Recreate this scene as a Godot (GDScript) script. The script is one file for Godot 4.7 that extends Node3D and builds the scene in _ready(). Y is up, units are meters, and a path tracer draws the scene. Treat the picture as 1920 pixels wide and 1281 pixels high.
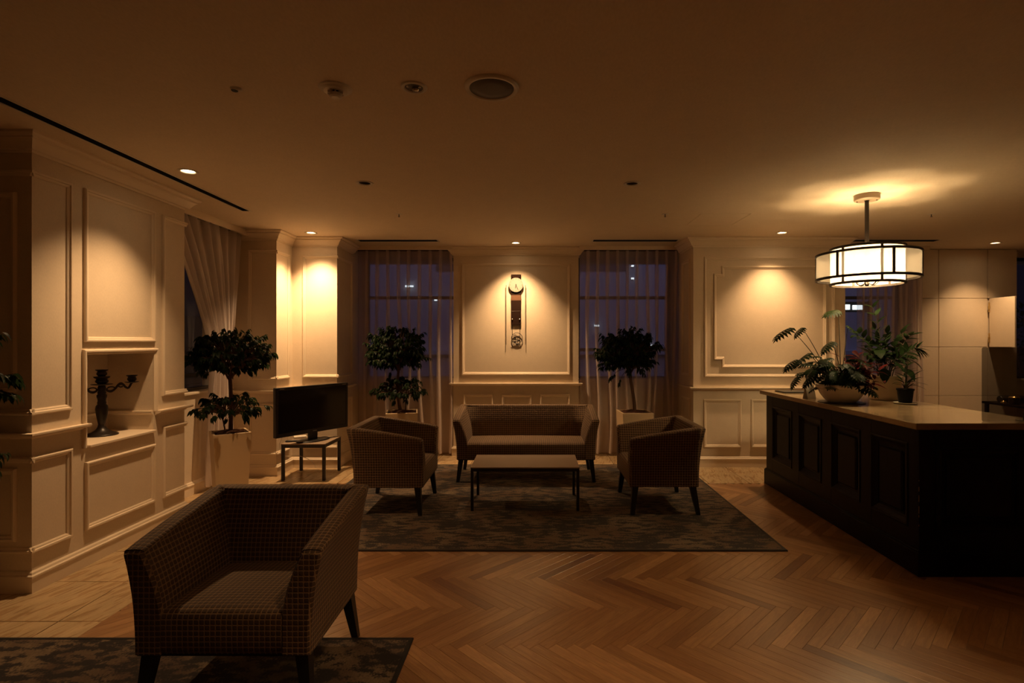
extends Node3D

const CEIL := 2.88
var M := {}
var used := {}
var rng := RandomNumberGenerator.new()

# ------------------------------------------------------------------ helpers
func lin(r: float, g: float, b: float, a := 1.0) -> Color:
	var c := Color(r, g, b).linear_to_srgb()
	c.a = a
	return c

func W(x: float, y: float, depth: float) -> Vector3:
	return Vector3(x, y, -depth)

func numbered(called: String) -> String:
	if not used.has(called):
		used[called] = 0
		return called
	used[called] += 1
	return "%s_%03d" % [called, used[called]]

func tag(o: Node, label := "", category := "", group := "", kind := "") -> void:
	if label: o.set_meta("label", label)
	if category: o.set_meta("category", category)
	if group: o.set_meta("group", group)
	if kind: o.set_meta("kind", kind)

func thing(called: String, label: String, category: String, at := Vector3.ZERO, turn := 0.0, group := "") -> Node3D:
	var o := Node3D.new()
	o.name = numbered(called)
	add_child(o)
	o.position = at
	o.rotation.y = turn
	tag(o, label, category, group)
	return o

func setting(called: String, label: String, category: String) -> Node3D:
	var o := Node3D.new()
	o.name = called
	add_child(o)
	tag(o, label, category, "", "structure")
	return o

func mat(col: Color, rough := 0.6, metal := 0.0) -> StandardMaterial3D:
	var m := StandardMaterial3D.new()
	m.albedo_color = col
	m.roughness = rough
	m.metallic = metal
	return m

func new_st() -> SurfaceTool:
	var st := SurfaceTool.new()
	st.begin(Mesh.PRIMITIVE_TRIANGLES)
	st.set_smooth_group(-1)
	return st

func commit(st: SurfaceTool) -> ArrayMesh:
	st.generate_normals()
	return st.commit()

func put(called: String, mesh: Mesh, m: Material, parent: Node, at := Transform3D.IDENTITY) -> MeshInstance3D:
	var o := MeshInstance3D.new()
	o.name = called
	o.mesh = mesh
	o.material_override = m
	o.transform = at
	parent.add_child(o, true)
	return o

func obj(called: String, st: SurfaceTool, m: Material, parent: Node) -> MeshInstance3D:
	return put(called, commit(st), m, parent)

# vertices of quads run counter-clockwise seen from outside
func quad(st: SurfaceTool, a: Vector3, b: Vector3, c: Vector3, d: Vector3, ua := Vector2.ZERO, ub := Vector2.ZERO, uc := Vector2.ZERO, ud := Vector2.ZERO) -> void:
	st.set_uv(ua); st.add_vertex(a)
	st.set_uv(uc); st.add_vertex(c)
	st.set_uv(ub); st.add_vertex(b)
	st.set_uv(ua); st.add_vertex(a)
	st.set_uv(ud); st.add_vertex(d)
	st.set_uv(uc); st.add_vertex(c)

func tri(st: SurfaceTool, a: Vector3, b: Vector3, c: Vector3, ua := Vector2.ZERO, ub := Vector2.ZERO, uc := Vector2.ZERO) -> void:
	st.set_uv(ua); st.add_vertex(a)
	st.set_uv(uc); st.add_vertex(c)
	st.set_uv(ub); st.add_vertex(b)

# chamfered box between two corners, optionally transformed
func box(st: SurfaceTool, lo: Vector3, hi: Vector3, bev := 0.003, t := Transform3D.IDENTITY) -> void:
	var a := lo.min(hi)
	var b := lo.max(hi)
	var e := minf(bev, 0.45 * minf(b.x - a.x, minf(b.y - a.y, b.z - a.z)))
	var c := (a + b) * 0.5
	var h := (b - a) * 0.5
	var ax := [Vector3.RIGHT, Vector3.UP, Vector3.BACK]
	for i in 3:
		var u: Vector3 = ax[(i + 1) % 3]
		var v: Vector3 = ax[(i + 2) % 3]
		var n: Vector3 = ax[i]
		for s: float in [1.0, -1.0]:
			var o := c + n * s * h[i]
			var hu := u * (h[(i + 1) % 3] - e)
			var hv := v * (h[(i + 2) % 3] - e)
			var p := [o - hu - hv, o + hu - hv, o + hu + hv, o - hu + hv]
			var du := h[(i + 1) % 3] - e
			var dv := h[(i + 2) % 3] - e
			var q := [Vector2(-du, -dv), Vector2(du, -dv), Vector2(du, dv), Vector2(-du, dv)]
			if s > 0:
				quad(st, t * p[0], t * p[1], t * p[2], t * p[3], q[0], q[1], q[2], q[3])
			else:
				quad(st, t * p[3], t * p[2], t * p[1], t * p[0], q[3], q[2], q[1], q[0])
	if e <= 0.0:
		return
	for i in 3:   # the twelve edges
		var j := (i + 1) % 3
		var k := (i + 2) % 3
		for sj: float in [1.0, -1.0]:
			for sk: float in [1.0, -1.0]:
				var n1: Vector3 = ax[j] * sj
				var n2: Vector3 = ax[k] * sk
				var base: Vector3 = c + n1 * h[j] + n2 * h[k]
				var hi_: Vector3 = ax[i] * (h[i] - e)
				var p1 := base - n2 * e
				var p2 := base - n1 * e
				if _flip(p1 - hi_, p1 + hi_, p2 + hi_, n1 + n2):
					quad(st, t * (p1 + hi_), t * (p1 - hi_), t * (p2 - hi_), t * (p2 + hi_))
				else:
					quad(st, t * (p1 - hi_), t * (p1 + hi_), t * (p2 + hi_), t * (p2 - hi_))
	for sx: float in [1.0, -1.0]:
		for sy: float in [1.0, -1.0]:
			for sz: float in [1.0, -1.0]:
				var s := Vector3(sx, sy, sz)
				var k := c + h * s
				var p1 := k - Vector3(0, sy, sz) * e
				var p2 := k - Vector3(sx, 0, sz) * e
				var p3 := k - Vector3(sx, sy, 0) * e
				if _flip(p1, p2, p3, s):
					tri(st, t * p1, t * p3, t * p2)
				else:
					tri(st, t * p1, t * p2, t * p3)

func _flip(a: Vector3, b: Vector3, c: Vector3, n: Vector3) -> bool:
	return (b - a).cross(c - a).dot(n) < 0.0

# a profile of Vector2(side, along n), counter-clockwise, swept along a path with mitred corners; side = n x direction
func sweep(st: SurfaceTool, path: Array, n: Vector3, prof: Array, closed := false) -> void:
	var cnt := path.size()
	var rings := []
	for i in cnt:
		var din := Vector3.ZERO
		var dout := Vector3.ZERO
		if closed or i > 0:
			din = (path[i] - path[(i - 1 + cnt) % cnt]).normalized()
		if closed or i < cnt - 1:
			dout = (path[(i + 1) % cnt] - path[i]).normalized()
		if din == Vector3.ZERO: din = dout
		if dout == Vector3.ZERO: dout = din
		var s1 := n.cross(din)
		var s2 := n.cross(dout)
		var mi := (s1 + s2) / maxf(0.2, 1.0 + s1.dot(s2))
		var ring := []
		for q: Vector2 in prof:
			ring.append(path[i] + mi * q.x + n * q.y)
		rings.append(ring)
	var segs := cnt if closed else cnt - 1
	var k := prof.size()
	for i in segs:
		var r1: Array = rings[i]
		var r2: Array = rings[(i + 1) % cnt]
		for j in k:
			var j2 := (j + 1) % k
			quad(st, r1[j], r1[j2], r2[j2], r2[j])
	if not closed:
		var a: Array = rings[0]
		var b: Array = rings[cnt - 1]
		for j in range(1, k - 1):
			tri(st, a[0], a[j + 1], a[j])
			tri(st, b[0], b[j], b[j + 1])

# turned shape about the y axis; prof of Vector2(radius, y) from bottom to top along the outside
func lathe(st: SurfaceTool, prof: Array, segs := 24, t := Transform3D.IDENTITY) -> void:
	for i in segs:
		var a0 := TAU * i / segs
		var a1 := TAU * (i + 1) / segs
		for j in prof.size() - 1:
			var p: Vector2 = prof[j]
			var q: Vector2 = prof[j + 1]
			var A := Vector3(p.x * cos(a0), p.y, -p.x * sin(a0))
			var B := Vector3(p.x * cos(a1), p.y, -p.x * sin(a1))
			var C := Vector3(q.x * cos(a1), q.y, -q.x * sin(a1))
			var D := Vector3(q.x * cos(a0), q.y, -q.x * sin(a0))
			if p.x < 1e-6:
				tri(st, t * A, t * C, t * D)
			elif q.x < 1e-6:
				tri(st, t * A, t * B, t * C)
			else:
				quad(st, t * A, t * B, t * C, t * D)

func tube(st: SurfaceTool, pts: Array, radii: Array, segs := 8) -> void:
	var rings := []
	var cnt := pts.size()
	for i in cnt:
		var d: Vector3 = (pts[mini(i + 1, cnt - 1)] - pts[maxi(i - 1, 0)]).normalized()
		var up := Vector3.UP if absf(d.y) < 0.9 else Vector3.RIGHT
		var u := d.cross(up).normalized()
		var v := u.cross(d).normalized()
		var r: float = radii[mini(i, radii.size() - 1)]
		var ring := []
		for k in segs:
			var a := TAU * k / segs
			ring.append(pts[i] + (u * cos(a) + v * sin(a)) * r)
		rings.append(ring)
	for i in cnt - 1:
		for k in segs:
			var k2 := (k + 1) % segs
			var a: Vector3 = rings[i][k]
			var b: Vector3 = rings[i][k2]
			var c: Vector3 = rings[i + 1][k2]
			var d: Vector3 = rings[i + 1][k]
			if _flip(a, b, c, a - pts[i]):
				quad(st, a, d, c, b)
			else:
				quad(st, a, b, c, d)
	for e in [0, cnt - 1]:
		var ring: Array = rings[e]
		var out: Vector3 = (pts[e] - pts[1 if e == 0 else cnt - 2])
		for k in range(1, segs - 1):
			if _flip(ring[0], ring[k], ring[k + 1], out):
				tri(st, ring[0], ring[k + 1], ring[k])
			else:
				tri(st, ring[0], ring[k], ring[k + 1])

func grid(st: SurfaceTool, rows: Array, uvs: Array = []) -> void:
	for i in rows.size() - 1:
		for j in rows[i].size() - 1:
			if uvs.size():
				quad(st, rows[i][j], rows[i][j + 1], rows[i + 1][j + 1], rows[i + 1][j], uvs[i][j], uvs[i][j + 1], uvs[i + 1][j + 1], uvs[i + 1][j])
			else:
				quad(st, rows[i][j], rows[i][j + 1], rows[i + 1][j + 1], rows[i + 1][j])

func tex(im: Image) -> ImageTexture:
	return ImageTexture.create_from_image(im)

func noise(f: float, oct := 4, sd := 1) -> FastNoiseLite:
	var n := FastNoiseLite.new()
	n.seed = sd
	n.frequency = f
	n.noise_type = FastNoiseLite.TYPE_SIMPLEX_SMOOTH
	n.fractal_octaves = oct
	return n

# ------------------------------------------------------------------ materials
func make_materials() -> void:
	# painted plaster with a faint woven wall cloth grain
	var im := Image.create(256, 256, false, Image.FORMAT_RGB8)
	var n1 := noise(0.02, 4, 3)
	var n2 := noise(0.3, 2, 4)
	for y in 256:
		for x in 256:
			var v := 0.955 + 0.012 * n1.get_noise_2d(x, y) + 0.025 * n2.get_noise_2d(x * 1.0, y * 0.35)
			im.set_pixel(x, y, Color(v, v, v))
	var plaster_tex := tex(im)
	var p := mat(lin(0.79, 0.655, 0.49), 0.62)
	p.albedo_texture = plaster_tex
	p.uv1_triplanar = true
	p.uv1_world_triplanar = true
	p.uv1_scale = Vector3(1.6, 1.6, 1.6)
	M.plaster = p
	M.trim = mat(lin(0.78, 0.65, 0.49), 0.42)
	var c := mat(lin(0.77, 0.635, 0.47), 0.8)
	c.albedo_texture = plaster_tex
	c.uv1_triplanar = true
	c.uv1_world_triplanar = true
	c.uv1_scale = Vector3(0.9, 0.9, 0.9)
	M.ceiling = c
	M.black = mat(lin(0.004, 0.004, 0.004), 0.7)
	M.void_black = mat(lin(0.002, 0.002, 0.002), 0.9)
	M.black_leg = mat(lin(0.010, 0.009, 0.009), 0.45)
	M.black_metal = mat(lin(0.012, 0.010, 0.009), 0.4)
	M.iron = mat(lin(0.020, 0.014, 0.010), 0.38, 0.3)
	M.white_plastic = mat(lin(0.62, 0.56, 0.46), 0.4)
	M.grey_plastic = mat(lin(0.12, 0.10, 0.085), 0.6)
	M.chrome = mat(lin(0.6, 0.55, 0.48), 0.18, 1.0)
	M.brass = mat(lin(0.62, 0.42, 0.16), 0.25, 1.0)
	# glazed window
	var g := mat(lin(0.8, 0.85, 0.9, 0.06), 0.02)
	g.transparency = BaseMaterial3D.TRANSPARENCY_ALPHA
	M.glass = g
	var cg := mat(lin(0.1, 0.1, 0.1, 0.015), 0.02)
	cg.transparency = BaseMaterial3D.TRANSPARENCY_ALPHA
	cg.metallic_specular = 0.3
	M.clock_glass = cg
	var sm := mat(lin(0.045, 0.034, 0.024, 0.72), 0.06)
	sm.transparency = BaseMaterial3D.TRANSPARENCY_ALPHA
	M.smoke_acrylic = sm
	# sheer curtain
	var sh := mat(lin(0.74, 0.62, 0.56, 0.46), 0.9)
	sh.transparency = BaseMaterial3D.TRANSPARENCY_ALPHA
	sh.backlight_enabled = true
	sh.backlight = lin(0.7, 0.66, 0.64)
	sh.cull_mode = BaseMaterial3D.CULL_DISABLED
	M.sheer = sh
	var sh2: StandardMaterial3D = sh.duplicate()
	sh2.albedo_color = lin(0.72, 0.62, 0.56, 0.90)
	M.sheer_thick = sh2
	var sh3: StandardMaterial3D = sh.duplicate()
	sh3.albedo_color = lin(0.74, 0.61, 0.53, 0.62)
	M.sheer_fold = sh3
	# upholstery: rows of small raised velvet squares with paler grooves
	var fs := 96
	var fa := Image.create(fs, fs, false, Image.FORMAT_RGB8)
	var fh := Image.create(fs, fs, false, Image.FORMAT_RGB8)
	var fn := noise(0.25, 2, 8)
	for y in fs:
		for x in fs:
			var cx := fposmod(x / 24.0, 1.0) - 0.5
			var cy := fposmod(y / 24.0, 1.0) - 0.5
			var d := pow(pow(absf(cx) * 2.0, 4.0) + pow(absf(cy) * 2.0, 4.0), 0.25)
			var inside := 1.0 - smoothstep(0.72, 0.93, d)
			var h := inside * (0.75 + 0.25 * (1.0 - d * d))
			fh.set_pixel(x, y, Color(h, h, h))
			var w := 1.0 + 0.12 * fn.get_noise_2d(x, y)
			var groove := Color(0.240, 0.138, 0.058)
			var pile := Color(0.074, 0.037, 0.015)
			var q := groove.lerp(pile, inside) * w
			fa.set_pixel(x, y, Color(q.r, q.g, q.b).linear_to_srgb())
	var fab := mat(Color.WHITE, 0.78)
	fab.albedo_texture = tex(fa)
	fab.heightmap_enabled = true
	fab.heightmap_texture = tex(fh)
	fab.heightmap_scale = 0.25
	fab.rim_enabled = true
	fab.rim = 0.12
	fab.rim_tint = 0.6
	fab.uv1_scale = Vector3(1.0 / 0.092, 1.0 / 0.092, 1)
	M.fabric = fab
	# oak strips
	var wi := Image.create(512, 128, false, Image.FORMAT_RGB8)
	var wn := noise(0.03, 4, 11)
	var wf := noise(0.22, 3, 12)
	for y in 128:
		for x in 512:
			var a := wn.get_noise_2d(x * 0.18, y * 1.6)
			var ring := 0.5 + 0.5 * sin((y * 0.20 + a * 9.0))
			var f := wf.get_noise_2d(x * 0.10, y * 3.0)
			var v := 0.86 + 0.07 * a + 0.05 * (ring - 0.5) + 0.06 * f
			wi.set_pixel(x, y, Color(v, v * (0.985 - 0.03 * (1.0 - ring)), v * 0.955))
	var wt := tex(wi)
	M.wood = []
	for k in 8:
		var tone: Array = [[0.45, 0.250, 0.112], [0.39, 0.208, 0.090], [0.48, 0.272, 0.124], [0.34, 0.178, 0.078], [0.43, 0.238, 0.106], [0.25, 0.122, 0.060], [0.55, 0.318, 0.148], [0.41, 0.215, 0.090]][k]
		var w := mat(lin(tone[0], tone[1], tone[2]), 0.29)
		w.albedo_texture = wt
		M.wood.append(w)
	# travertine tiles
	var ti := Image.create(512, 256, false, Image.FORMAT_RGB8)
	var tn := noise(0.012, 5, 21)
	var tf := noise(0.08, 3, 22)
	for y in 256:
		for x in 512:
			var a := tn.get_noise_2d(x * 0.25, y * 1.6)
			var f := tf.get_noise_2d(x * 0.12, y * 2.4)
			var vein := smoothstep(0.45, 0.75, absf(tn.get_noise_2d(x * 0.2 + 500.0, y * 3.4)) * 2.0)
			var pit := smoothstep(0.42, 0.6, tf.get_noise_2d(x * 0.9, y * 2.0 + 300.0))
			var v := 0.88 + 0.07 * a + 0.06 * f - 0.09 * vein - 0.07 * pit
			ti.set_pixel(x, y, Color(v, v * (1.0 - 0.05 * vein), v * (0.96 - 0.08 * vein)))
	var tt := tex(ti)
	M.tile = []
	for k in 4:
		var tone: Array = [[0.63, 0.45, 0.27], [0.59, 0.42, 0.25], [0.66, 0.475, 0.29], [0.61, 0.435, 0.26]][k]
		var t := mat(lin(tone[0], tone[1], tone[2]), 0.2)
		t.albedo_texture = tt
		t.uv1_offset = Vector3(0.27 * k, 0.39 * k, 0)
		M.tile.append(t)
	M.grout = mat(lin(0.06, 0.042, 0.026), 0.9)
	# rugs
	M.rug_grey = mat(Color.WHITE, 0.95)
	M.rug_grey.albedo_texture = tex(rug_image(720, 520, 31, [0.150, 0.104, 0.062], [0.026, 0.019, 0.015], [0.095, 0.050, 0.025], true))
	M.rug_dark = mat(Color.WHITE, 0.95)
	M.rug_dark.albedo_texture = tex(rug_image(512, 400, 47, [0.14, 0.095, 0.055], [0.014, 0.009, 0.008], [0.05, 0.024, 0.014], false))
	M.rug_hem = mat(lin(0.045, 0.034, 0.024), 0.95)
	M.rug_hem_dark = mat(lin(0.012, 0.008, 0.007), 0.95)
	# dark stained bar front and its stone top
	var di := Image.create(128, 512, false, Image.FORMAT_RGB8)
	var dn := noise(0.05, 4, 51)
	for y in 512:
		for x in 128:
			var v := 0.8 + 0.2 * dn.get_noise_2d(x * 2.5, y * 0.15)
			di.set_pixel(x, y, Color(v, v, v))
	var dw := mat(lin(0.011, 0.0058, 0.004), 0.42)
	dw.metallic_specular = 0.3
	dw.albedo_texture = tex(di)
	dw.uv1_triplanar = true
	dw.uv1_scale = Vector3(2, 2, 2)
	M.dark_wood = dw
	M.worn = mat(lin(0.40, 0.22, 0.09), 0.6)
	var st := mat(lin(0.50, 0.37, 0.235), 0.14)
	st.albedo_texture = tt
	st.uv1_triplanar = true
	st.uv1_scale = Vector3(0.5, 0.5, 0.5)
	M.stone_top = st
	M.table_top = mat(lin(0.31, 0.225, 0.155), 0.4)
	M.pot_white = mat(lin(0.62, 0.47, 0.29), 0.5)
	M.bowl = mat(lin(0.85, 0.74, 0.60), 0.22)
	M.cream_pot = mat(lin(0.70, 0.58, 0.43), 0.4)
	M.pot_black = mat(lin(0.005, 0.005, 0.007), 0.5)
	M.pot_black.metallic_specular = 0.25
	M.soil = mat(lin(0.07, 0.022, 0.009), 0.95)
	var bk := mat(lin(0.10, 0.050, 0.025), 0.85)
	M.bark = bk
	M.leaf = []
	for k in 3:
		var tone: Array = [[0.0065, 0.0135, 0.004], [0.009, 0.018, 0.005], [0.005, 0.010, 0.003]][k]
		var l := mat(lin(tone[0], tone[1], tone[2]), 0.45)
		l.metallic_specular = 0.18
		l.backlight_enabled = true
		l.backlight = lin(0.02, 0.035, 0.012)
		l.cull_mode = BaseMaterial3D.CULL_DISABLED
		M.leaf.append(l)
	var rl := mat(lin(0.050, 0.007, 0.006), 0.55)
	rl.metallic_specular = 0.18
	rl.backlight_enabled = true
	rl.backlight = lin(0.12, 0.02, 0.02)
	M.red_leaf = rl
	M.stem = mat(lin(0.035, 0.030, 0.012), 0.6)
	M.clock_wood_dark = mat(lin(0.022, 0.009, 0.005), 0.75)
	M.clock_wood_dark.metallic_specular = 0.2
	M.clock_wood_light = mat(lin(0.13, 0.055, 0.023), 0.7)
	M.clock_dial = mat(lin(0.27, 0.25, 0.21), 0.7)
	M.screen = mat(lin(0.003, 0.003, 0.004), 0.12)
	M.logo = mat(lin(0.22, 0.20, 0.18), 0.4)
	M.frame_grey = mat(lin(0.10, 0.10, 0.11), 0.5)
	M.frame_black = mat(lin(0.008, 0.008, 0.009), 0.4)
	M.night_wall = mat(lin(0.02, 0.02, 0.025), 0.9)
	M.facade = mat(lin(0.55, 0.55, 0.58), 0.9)
	M.night_ground = mat(lin(0.015, 0.015, 0.018), 0.9)
	# pendant
	var ps := mat(lin(0.60, 0.53, 0.45, 0.84), 0.85)
	ps.transparency = BaseMaterial3D.TRANSPARENCY_ALPHA
	ps.backlight_enabled = true
	ps.backlight = lin(0.55, 0.52, 0.48)
	ps.cull_mode = BaseMaterial3D.CULL_DISABLED
	M.shade = ps
	var po: StandardMaterial3D = ps.duplicate()
	po.albedo_color = lin(0.55, 0.49, 0.42, 0.42)
	M.shade_outer = po
	M.bronze = mat(lin(0.020, 0.013, 0.009), 0.45, 0.3)
	M.canopy = mat(lin(0.26, 0.19, 0.125), 0.4)
	var bu := mat(lin(1, 0.9, 0.7), 0.3)
	bu.emission_enabled = true
	bu.emission = lin(1.0, 0.78, 0.45)
	bu.emission_energy_multiplier = 9.0
	M.bulb = bu
	var dl := mat(lin(1, 0.9, 0.75), 0.3)
	dl.emission_enabled = true
	dl.emission = lin(1.0, 0.72, 0.40)
	dl.emission_energy_multiplier = 30.0
	M.lamp_face = dl
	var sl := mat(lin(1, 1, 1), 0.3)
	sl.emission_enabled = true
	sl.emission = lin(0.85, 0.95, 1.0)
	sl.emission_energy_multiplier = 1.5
	M.street = sl  # glow of the outside sign and of the added window glints

func rug_image(w: int, h: int, sd: int, light: Array, dark: Array, mid: Array, medallion: bool) -> Image:
	var im := Image.create(w, h, false, Image.FORMAT_RGB8)
	var n1 := noise(0.012, 4, sd)
	var n2 := noise(0.06, 4, sd + 1)
	var n3 := noise(0.35, 2, sd + 2)
	for y in h:
		for x in w:
			var a := n1.get_noise_2d(x, y * 1.3)
			var b := n2.get_noise_2d(x * 0.55, y * 1.5)
			var c := n3.get_noise_2d(x, y)
			var v := 0.5 + 0.55 * a + 0.95 * b + 0.38 * c
			if medallion:
				var dx := (x - w * 0.5) / (w * 0.5)
				var dy := (y - h * 0.5) / (h * 0.5)
				var r := sqrt(dx * dx * 1.6 + dy * dy * 0.9)
				v += 0.28 * sin(r * 17.0 + 2.0 * a) * (0.6 + b)
			var k := clampf(v, 0.0, 1.0)
			k = smoothstep(0.30, 0.72, k)
			var q := clampf(0.5 + 1.4 * n1.get_noise_2d(x + 900, y + 300), 0, 1)
			var col := Color(dark[0], dark[1], dark[2]).lerp(Color(light[0], light[1], light[2]).lerp(Color(mid[0], mid[1], mid[2]), q * 0.8), k)
			col = col * (1.0 + 0.35 * c)
			im.set_pixel(x, y, Color(clampf(col.r, 0, 1), clampf(col.g, 0, 1), clampf(col.b, 0, 1)).linear_to_srgb())
	return im

# ------------------------------------------------------------------ main
func _ready() -> void:
	rng.seed = 7
	# camera
	var cam := Camera3D.new()
	cam.name = "camera"
	cam.projection = Camera3D.PROJECTION_FRUSTUM
	cam.near = 0.05
	cam.far = 120.0
	cam.size = 1.281 * 0.05
	cam.frustum_offset = Vector2(-0.040 * 0.05, 0.0)
	cam.position = Vector3(0, 1.58, 0)
	add_child(cam)
	cam.current = true
	# dusk sky
	var env := Environment.new()
	var sky := Sky.new()
	var sm := ProceduralSkyMaterial.new()
	sm.sky_top_color = lin(0.115, 0.115, 0.245)
	sm.sky_horizon_color = lin(0.13, 0.13, 0.26)
	sm.ground_bottom_color = lin(0.01, 0.01, 0.015)
	sm.ground_horizon_color = lin(0.05, 0.052, 0.10)
	sky.sky_material = sm
	env.background_mode = Environment.BG_SKY
	env.sky = sky
	env.tonemap_mode = Environment.TONE_MAPPER_LINEAR
	env.tonemap_exposure = 1.0
	env.sdfgi_enabled = true
	env.ssao_enabled = true
	env.ssil_enabled = true
	var we := WorldEnvironment.new()
	we.name = "dusk"
	we.environment = env
	add_child(we)
	make_materials()
	build_floor()
	build_ceiling()
	build_walls()
	build_windows()
	build_curtains()
	build_outside()
	build_ceiling_fittings()
	build_rugs()
	build_seating()
	build_tables_and_tv()
	build_counter()
	build_pendant()
	build_clock()
	build_candelabra()
	build_trees()
	build_counter_plants()
	build_desk()

# ------------------------------------------------------------------ floor
func build_floor() -> void:
	var fl := setting("floor", "floor of herringbone oak strips bordered by polished travertine tiles", "floor")
	var st := new_st()
	box(st, Vector3(-6, -0.25, -9), Vector3(9.5, -0.012, 3.0), 0.0)
	obj("slab", st, M.grout, fl)
	# travertine border: left strip and back strip
	var tm := {}
	var spots := []
	var gz := []
	for k in range(-6, 11):
		gz.append(3.01 + 0.5 * k)          # left strip joints 0.01 .. 8
	for i in gz.size() - 1:
		if gz[i] >= 5.9: continue
		var z1: float = minf(gz[i + 1], 5.94)
		for cx: Array in [[-4.2, -3.68], [-3.68, -3.18], [-3.18, -2.68], [-2.68, -2.43]]:
			spots.append([cx[0], cx[1], gz[i], z1])
	var zs := [5.94, 6.45, 6.95, 7.45, 7.8]
	for i in 4:
		var x := -3.565
		while x < 7.2:
			spots.append([x, x + 0.46, zs[i], zs[i + 1]])
			x += 0.46
	for s in spots:
		var w: float = s[1] - s[0] - 0.005
		var d: float = s[3] - s[2] - 0.005
		var key := "%.3f %.3f" % [w, d]
		if not tm.has(key):
			var t := new_st()
			var hw := w / 2
			var hd := d / 2
			var y0 := -0.012
			var e := 0.002
			var c := [Vector3(-hw + e, 0, hd - e), Vector3(hw - e, 0, hd - e), Vector3(hw - e, 0, -hd + e), Vector3(-hw + e, 0, -hd + e)]
			var b := [Vector3(-hw, -e, hd), Vector3(hw, -e, hd), Vector3(hw, -e, -hd), Vector3(-hw, -e, -hd)]
			quad(t, c[0], c[1], c[2], c[3], Vector2(0, 0), Vector2(w * 0.45, w * 1.1), Vector2(d * 1.5 + w * 0.45, w * 1.1 - d * 0.3), Vector2(d * 1.5, -d * 0.3))
			for k in 4:
				var k2 := (k + 1) % 4
				quad(t, b[k], b[k2], c[k2], c[k])
				quad(t, Vector3(b[k].x, y0, b[k].z), Vector3(b[k2].x, y0, b[k2].z), b[k2], b[k])
			tm[key] = commit(t)
		put("tile", tm[key], M.tile[rng.randi() % 4], fl, Transform3D(Basis.IDENTITY, W((s[0] + s[1]) / 2, 0, (s[2] + s[3]) / 2)))
	# herringbone strips
	var L := 0.56
	var wd := 0.066
	var meshes := []
	for k in 8:
		var t := new_st()
		var hl := L / 2 - 0.0004
		var hw := wd / 2 - 0.0004
		var e := 0.0008
		var u0 := 0.13 * k
		var v0 := 0.37 * k
		var c := [Vector3(-hl + e, 0, hw - e), Vector3(hl - e, 0, hw - e), Vector3(hl - e, 0, -hw + e), Vector3(-hl + e, 0, -hw + e)]
		var b := [Vector3(-hl, -e, hw), Vector3(hl, -e, hw), Vector3(hl, -e, -hw), Vector3(-hl, -e, -hw)]
		quad(t, c[0], c[1], c[2], c[3], Vector2(u0, v0), Vector2(u0 + 0.55, v0), Vector2(u0 + 0.55, v0 + 0.3), Vector2(u0, v0 + 0.3))
		for i in 4:
			var i2 := (i + 1) % 4
			quad(t, b[i], b[i2], c[i2], c[i])
			quad(t, Vector3(b[i].x, -0.012, b[i].z), Vector3(b[i2].x, -0.012, b[i2].z), b[i2], b[i])
		meshes.append(commit(t))
	var all := []
	var t1 := Vector2(wd, wd)
	var t2 := Vector2(L + wd, wd - L)
	# (a, b) axes lie at 45 degrees; the spine direction (1,1) runs along x, (1,-1) along depth
	var rot := func(p: Vector2) -> Vector2: return Vector2((p.x + p.y) / sqrt(2.0), (p.x - p.y) / sqrt(2.0))
	for m in range(-4, 14):
		for k in range(-120, 220):
			var o: Vector2 = t1 * k + t2 * m
			for vert in 2:
				var ctr: Vector2 = o + (Vector2(L / 2, wd / 2) if vert == 0 else Vector2(L + wd / 2, wd - L / 2))
				var q: Vector2 = rot.call(ctr)
				var x := q.x - 1.0
				var z := q.y + 0.41
				if x < -2.62 or x > 8.0 or z < -2.2 or z > 6.1:
					continue
				all.append([x, z, vert])
	var seen := []
	var rest := []
	for s in all:
		var x: float = s[0]
		var z: float = s[1]
		var hid := z < 2.35 or absf(x / maxf(z, 0.1) + 0.04) > 1.03 or (x < -0.80 and z < 2.7) or (z > 4.2 and z < 6.8 and x < 1.75) or (x > 2.75 and z > 3.75) or x < -2.3 or (x < -1.0 and z < 4.0)
		if hid: rest.append(s)
		else: seen.append(s)
	seen.sort_custom(func(a, b): return a[1] < b[1])
	while seen.size() > 296:
		rest.append(seen.pop_back())
	var sts := []
	for k in 8:
		sts.append(new_st())
	for pass_ in 2:
		for s in (seen if pass_ == 0 else rest):
			var x: float = s[0]
			var z: float = s[1]
			var ang := PI / 4 if s[2] == 0 else -PI / 4
			# the strip's length runs along +a (vert 0) = (x, depth) (1, 1)/sqrt2, or along +b = (1, -1)/sqrt2
			var basis := Basis(Vector3.UP, ang)
			var clipped := absf(x + 2.43) < 0.25 or absf(z - 5.94) < 0.25
			if x < -2.63 or z > 6.14: continue
			var k := rng.randi() % 8
			if k == 5 and rng.randf() < 0.5: k = 1
			var at := Transform3D(basis, W(x, -0.0015 if clipped and (x < -2.23 or z > 5.74) else 0.0, z))
			if pass_ == 0:
				put("plank", meshes[k], M.wood[k], fl, at)
			else:
				sts[k].append_from(meshes[k], 0, at)
	var am := ArrayMesh.new()
	for k in 8:
		sts[k].commit(am)
	var o := MeshInstance3D.new()
	o.name = "further_planks"
	o.mesh = am
	for k in 8:
		am.surface_set_material(k, M.wood[k])
	o.set_meta("kind", "stuff")
	fl.add_child(o, true)

# ------------------------------------------------------------------ ceiling with its cut-outs
const DOWNLIGHTS := [[-2.637, 4.075], [-2.657, 6.373], [-0.232, 7.03], [2.97, 6.373], [6.09, 7.03], [0.35, 1.55], [-1.383, 4.377], [0.812, 4.39]]
const SLOTS := [[-2.895, -2.825, 2.83, 5.31], [-2.25, -1.237, 6.81, 6.93], [0.77, 1.855, 6.81, 6.93], [4.12, 5.2, 6.81, 6.93]]

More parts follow.
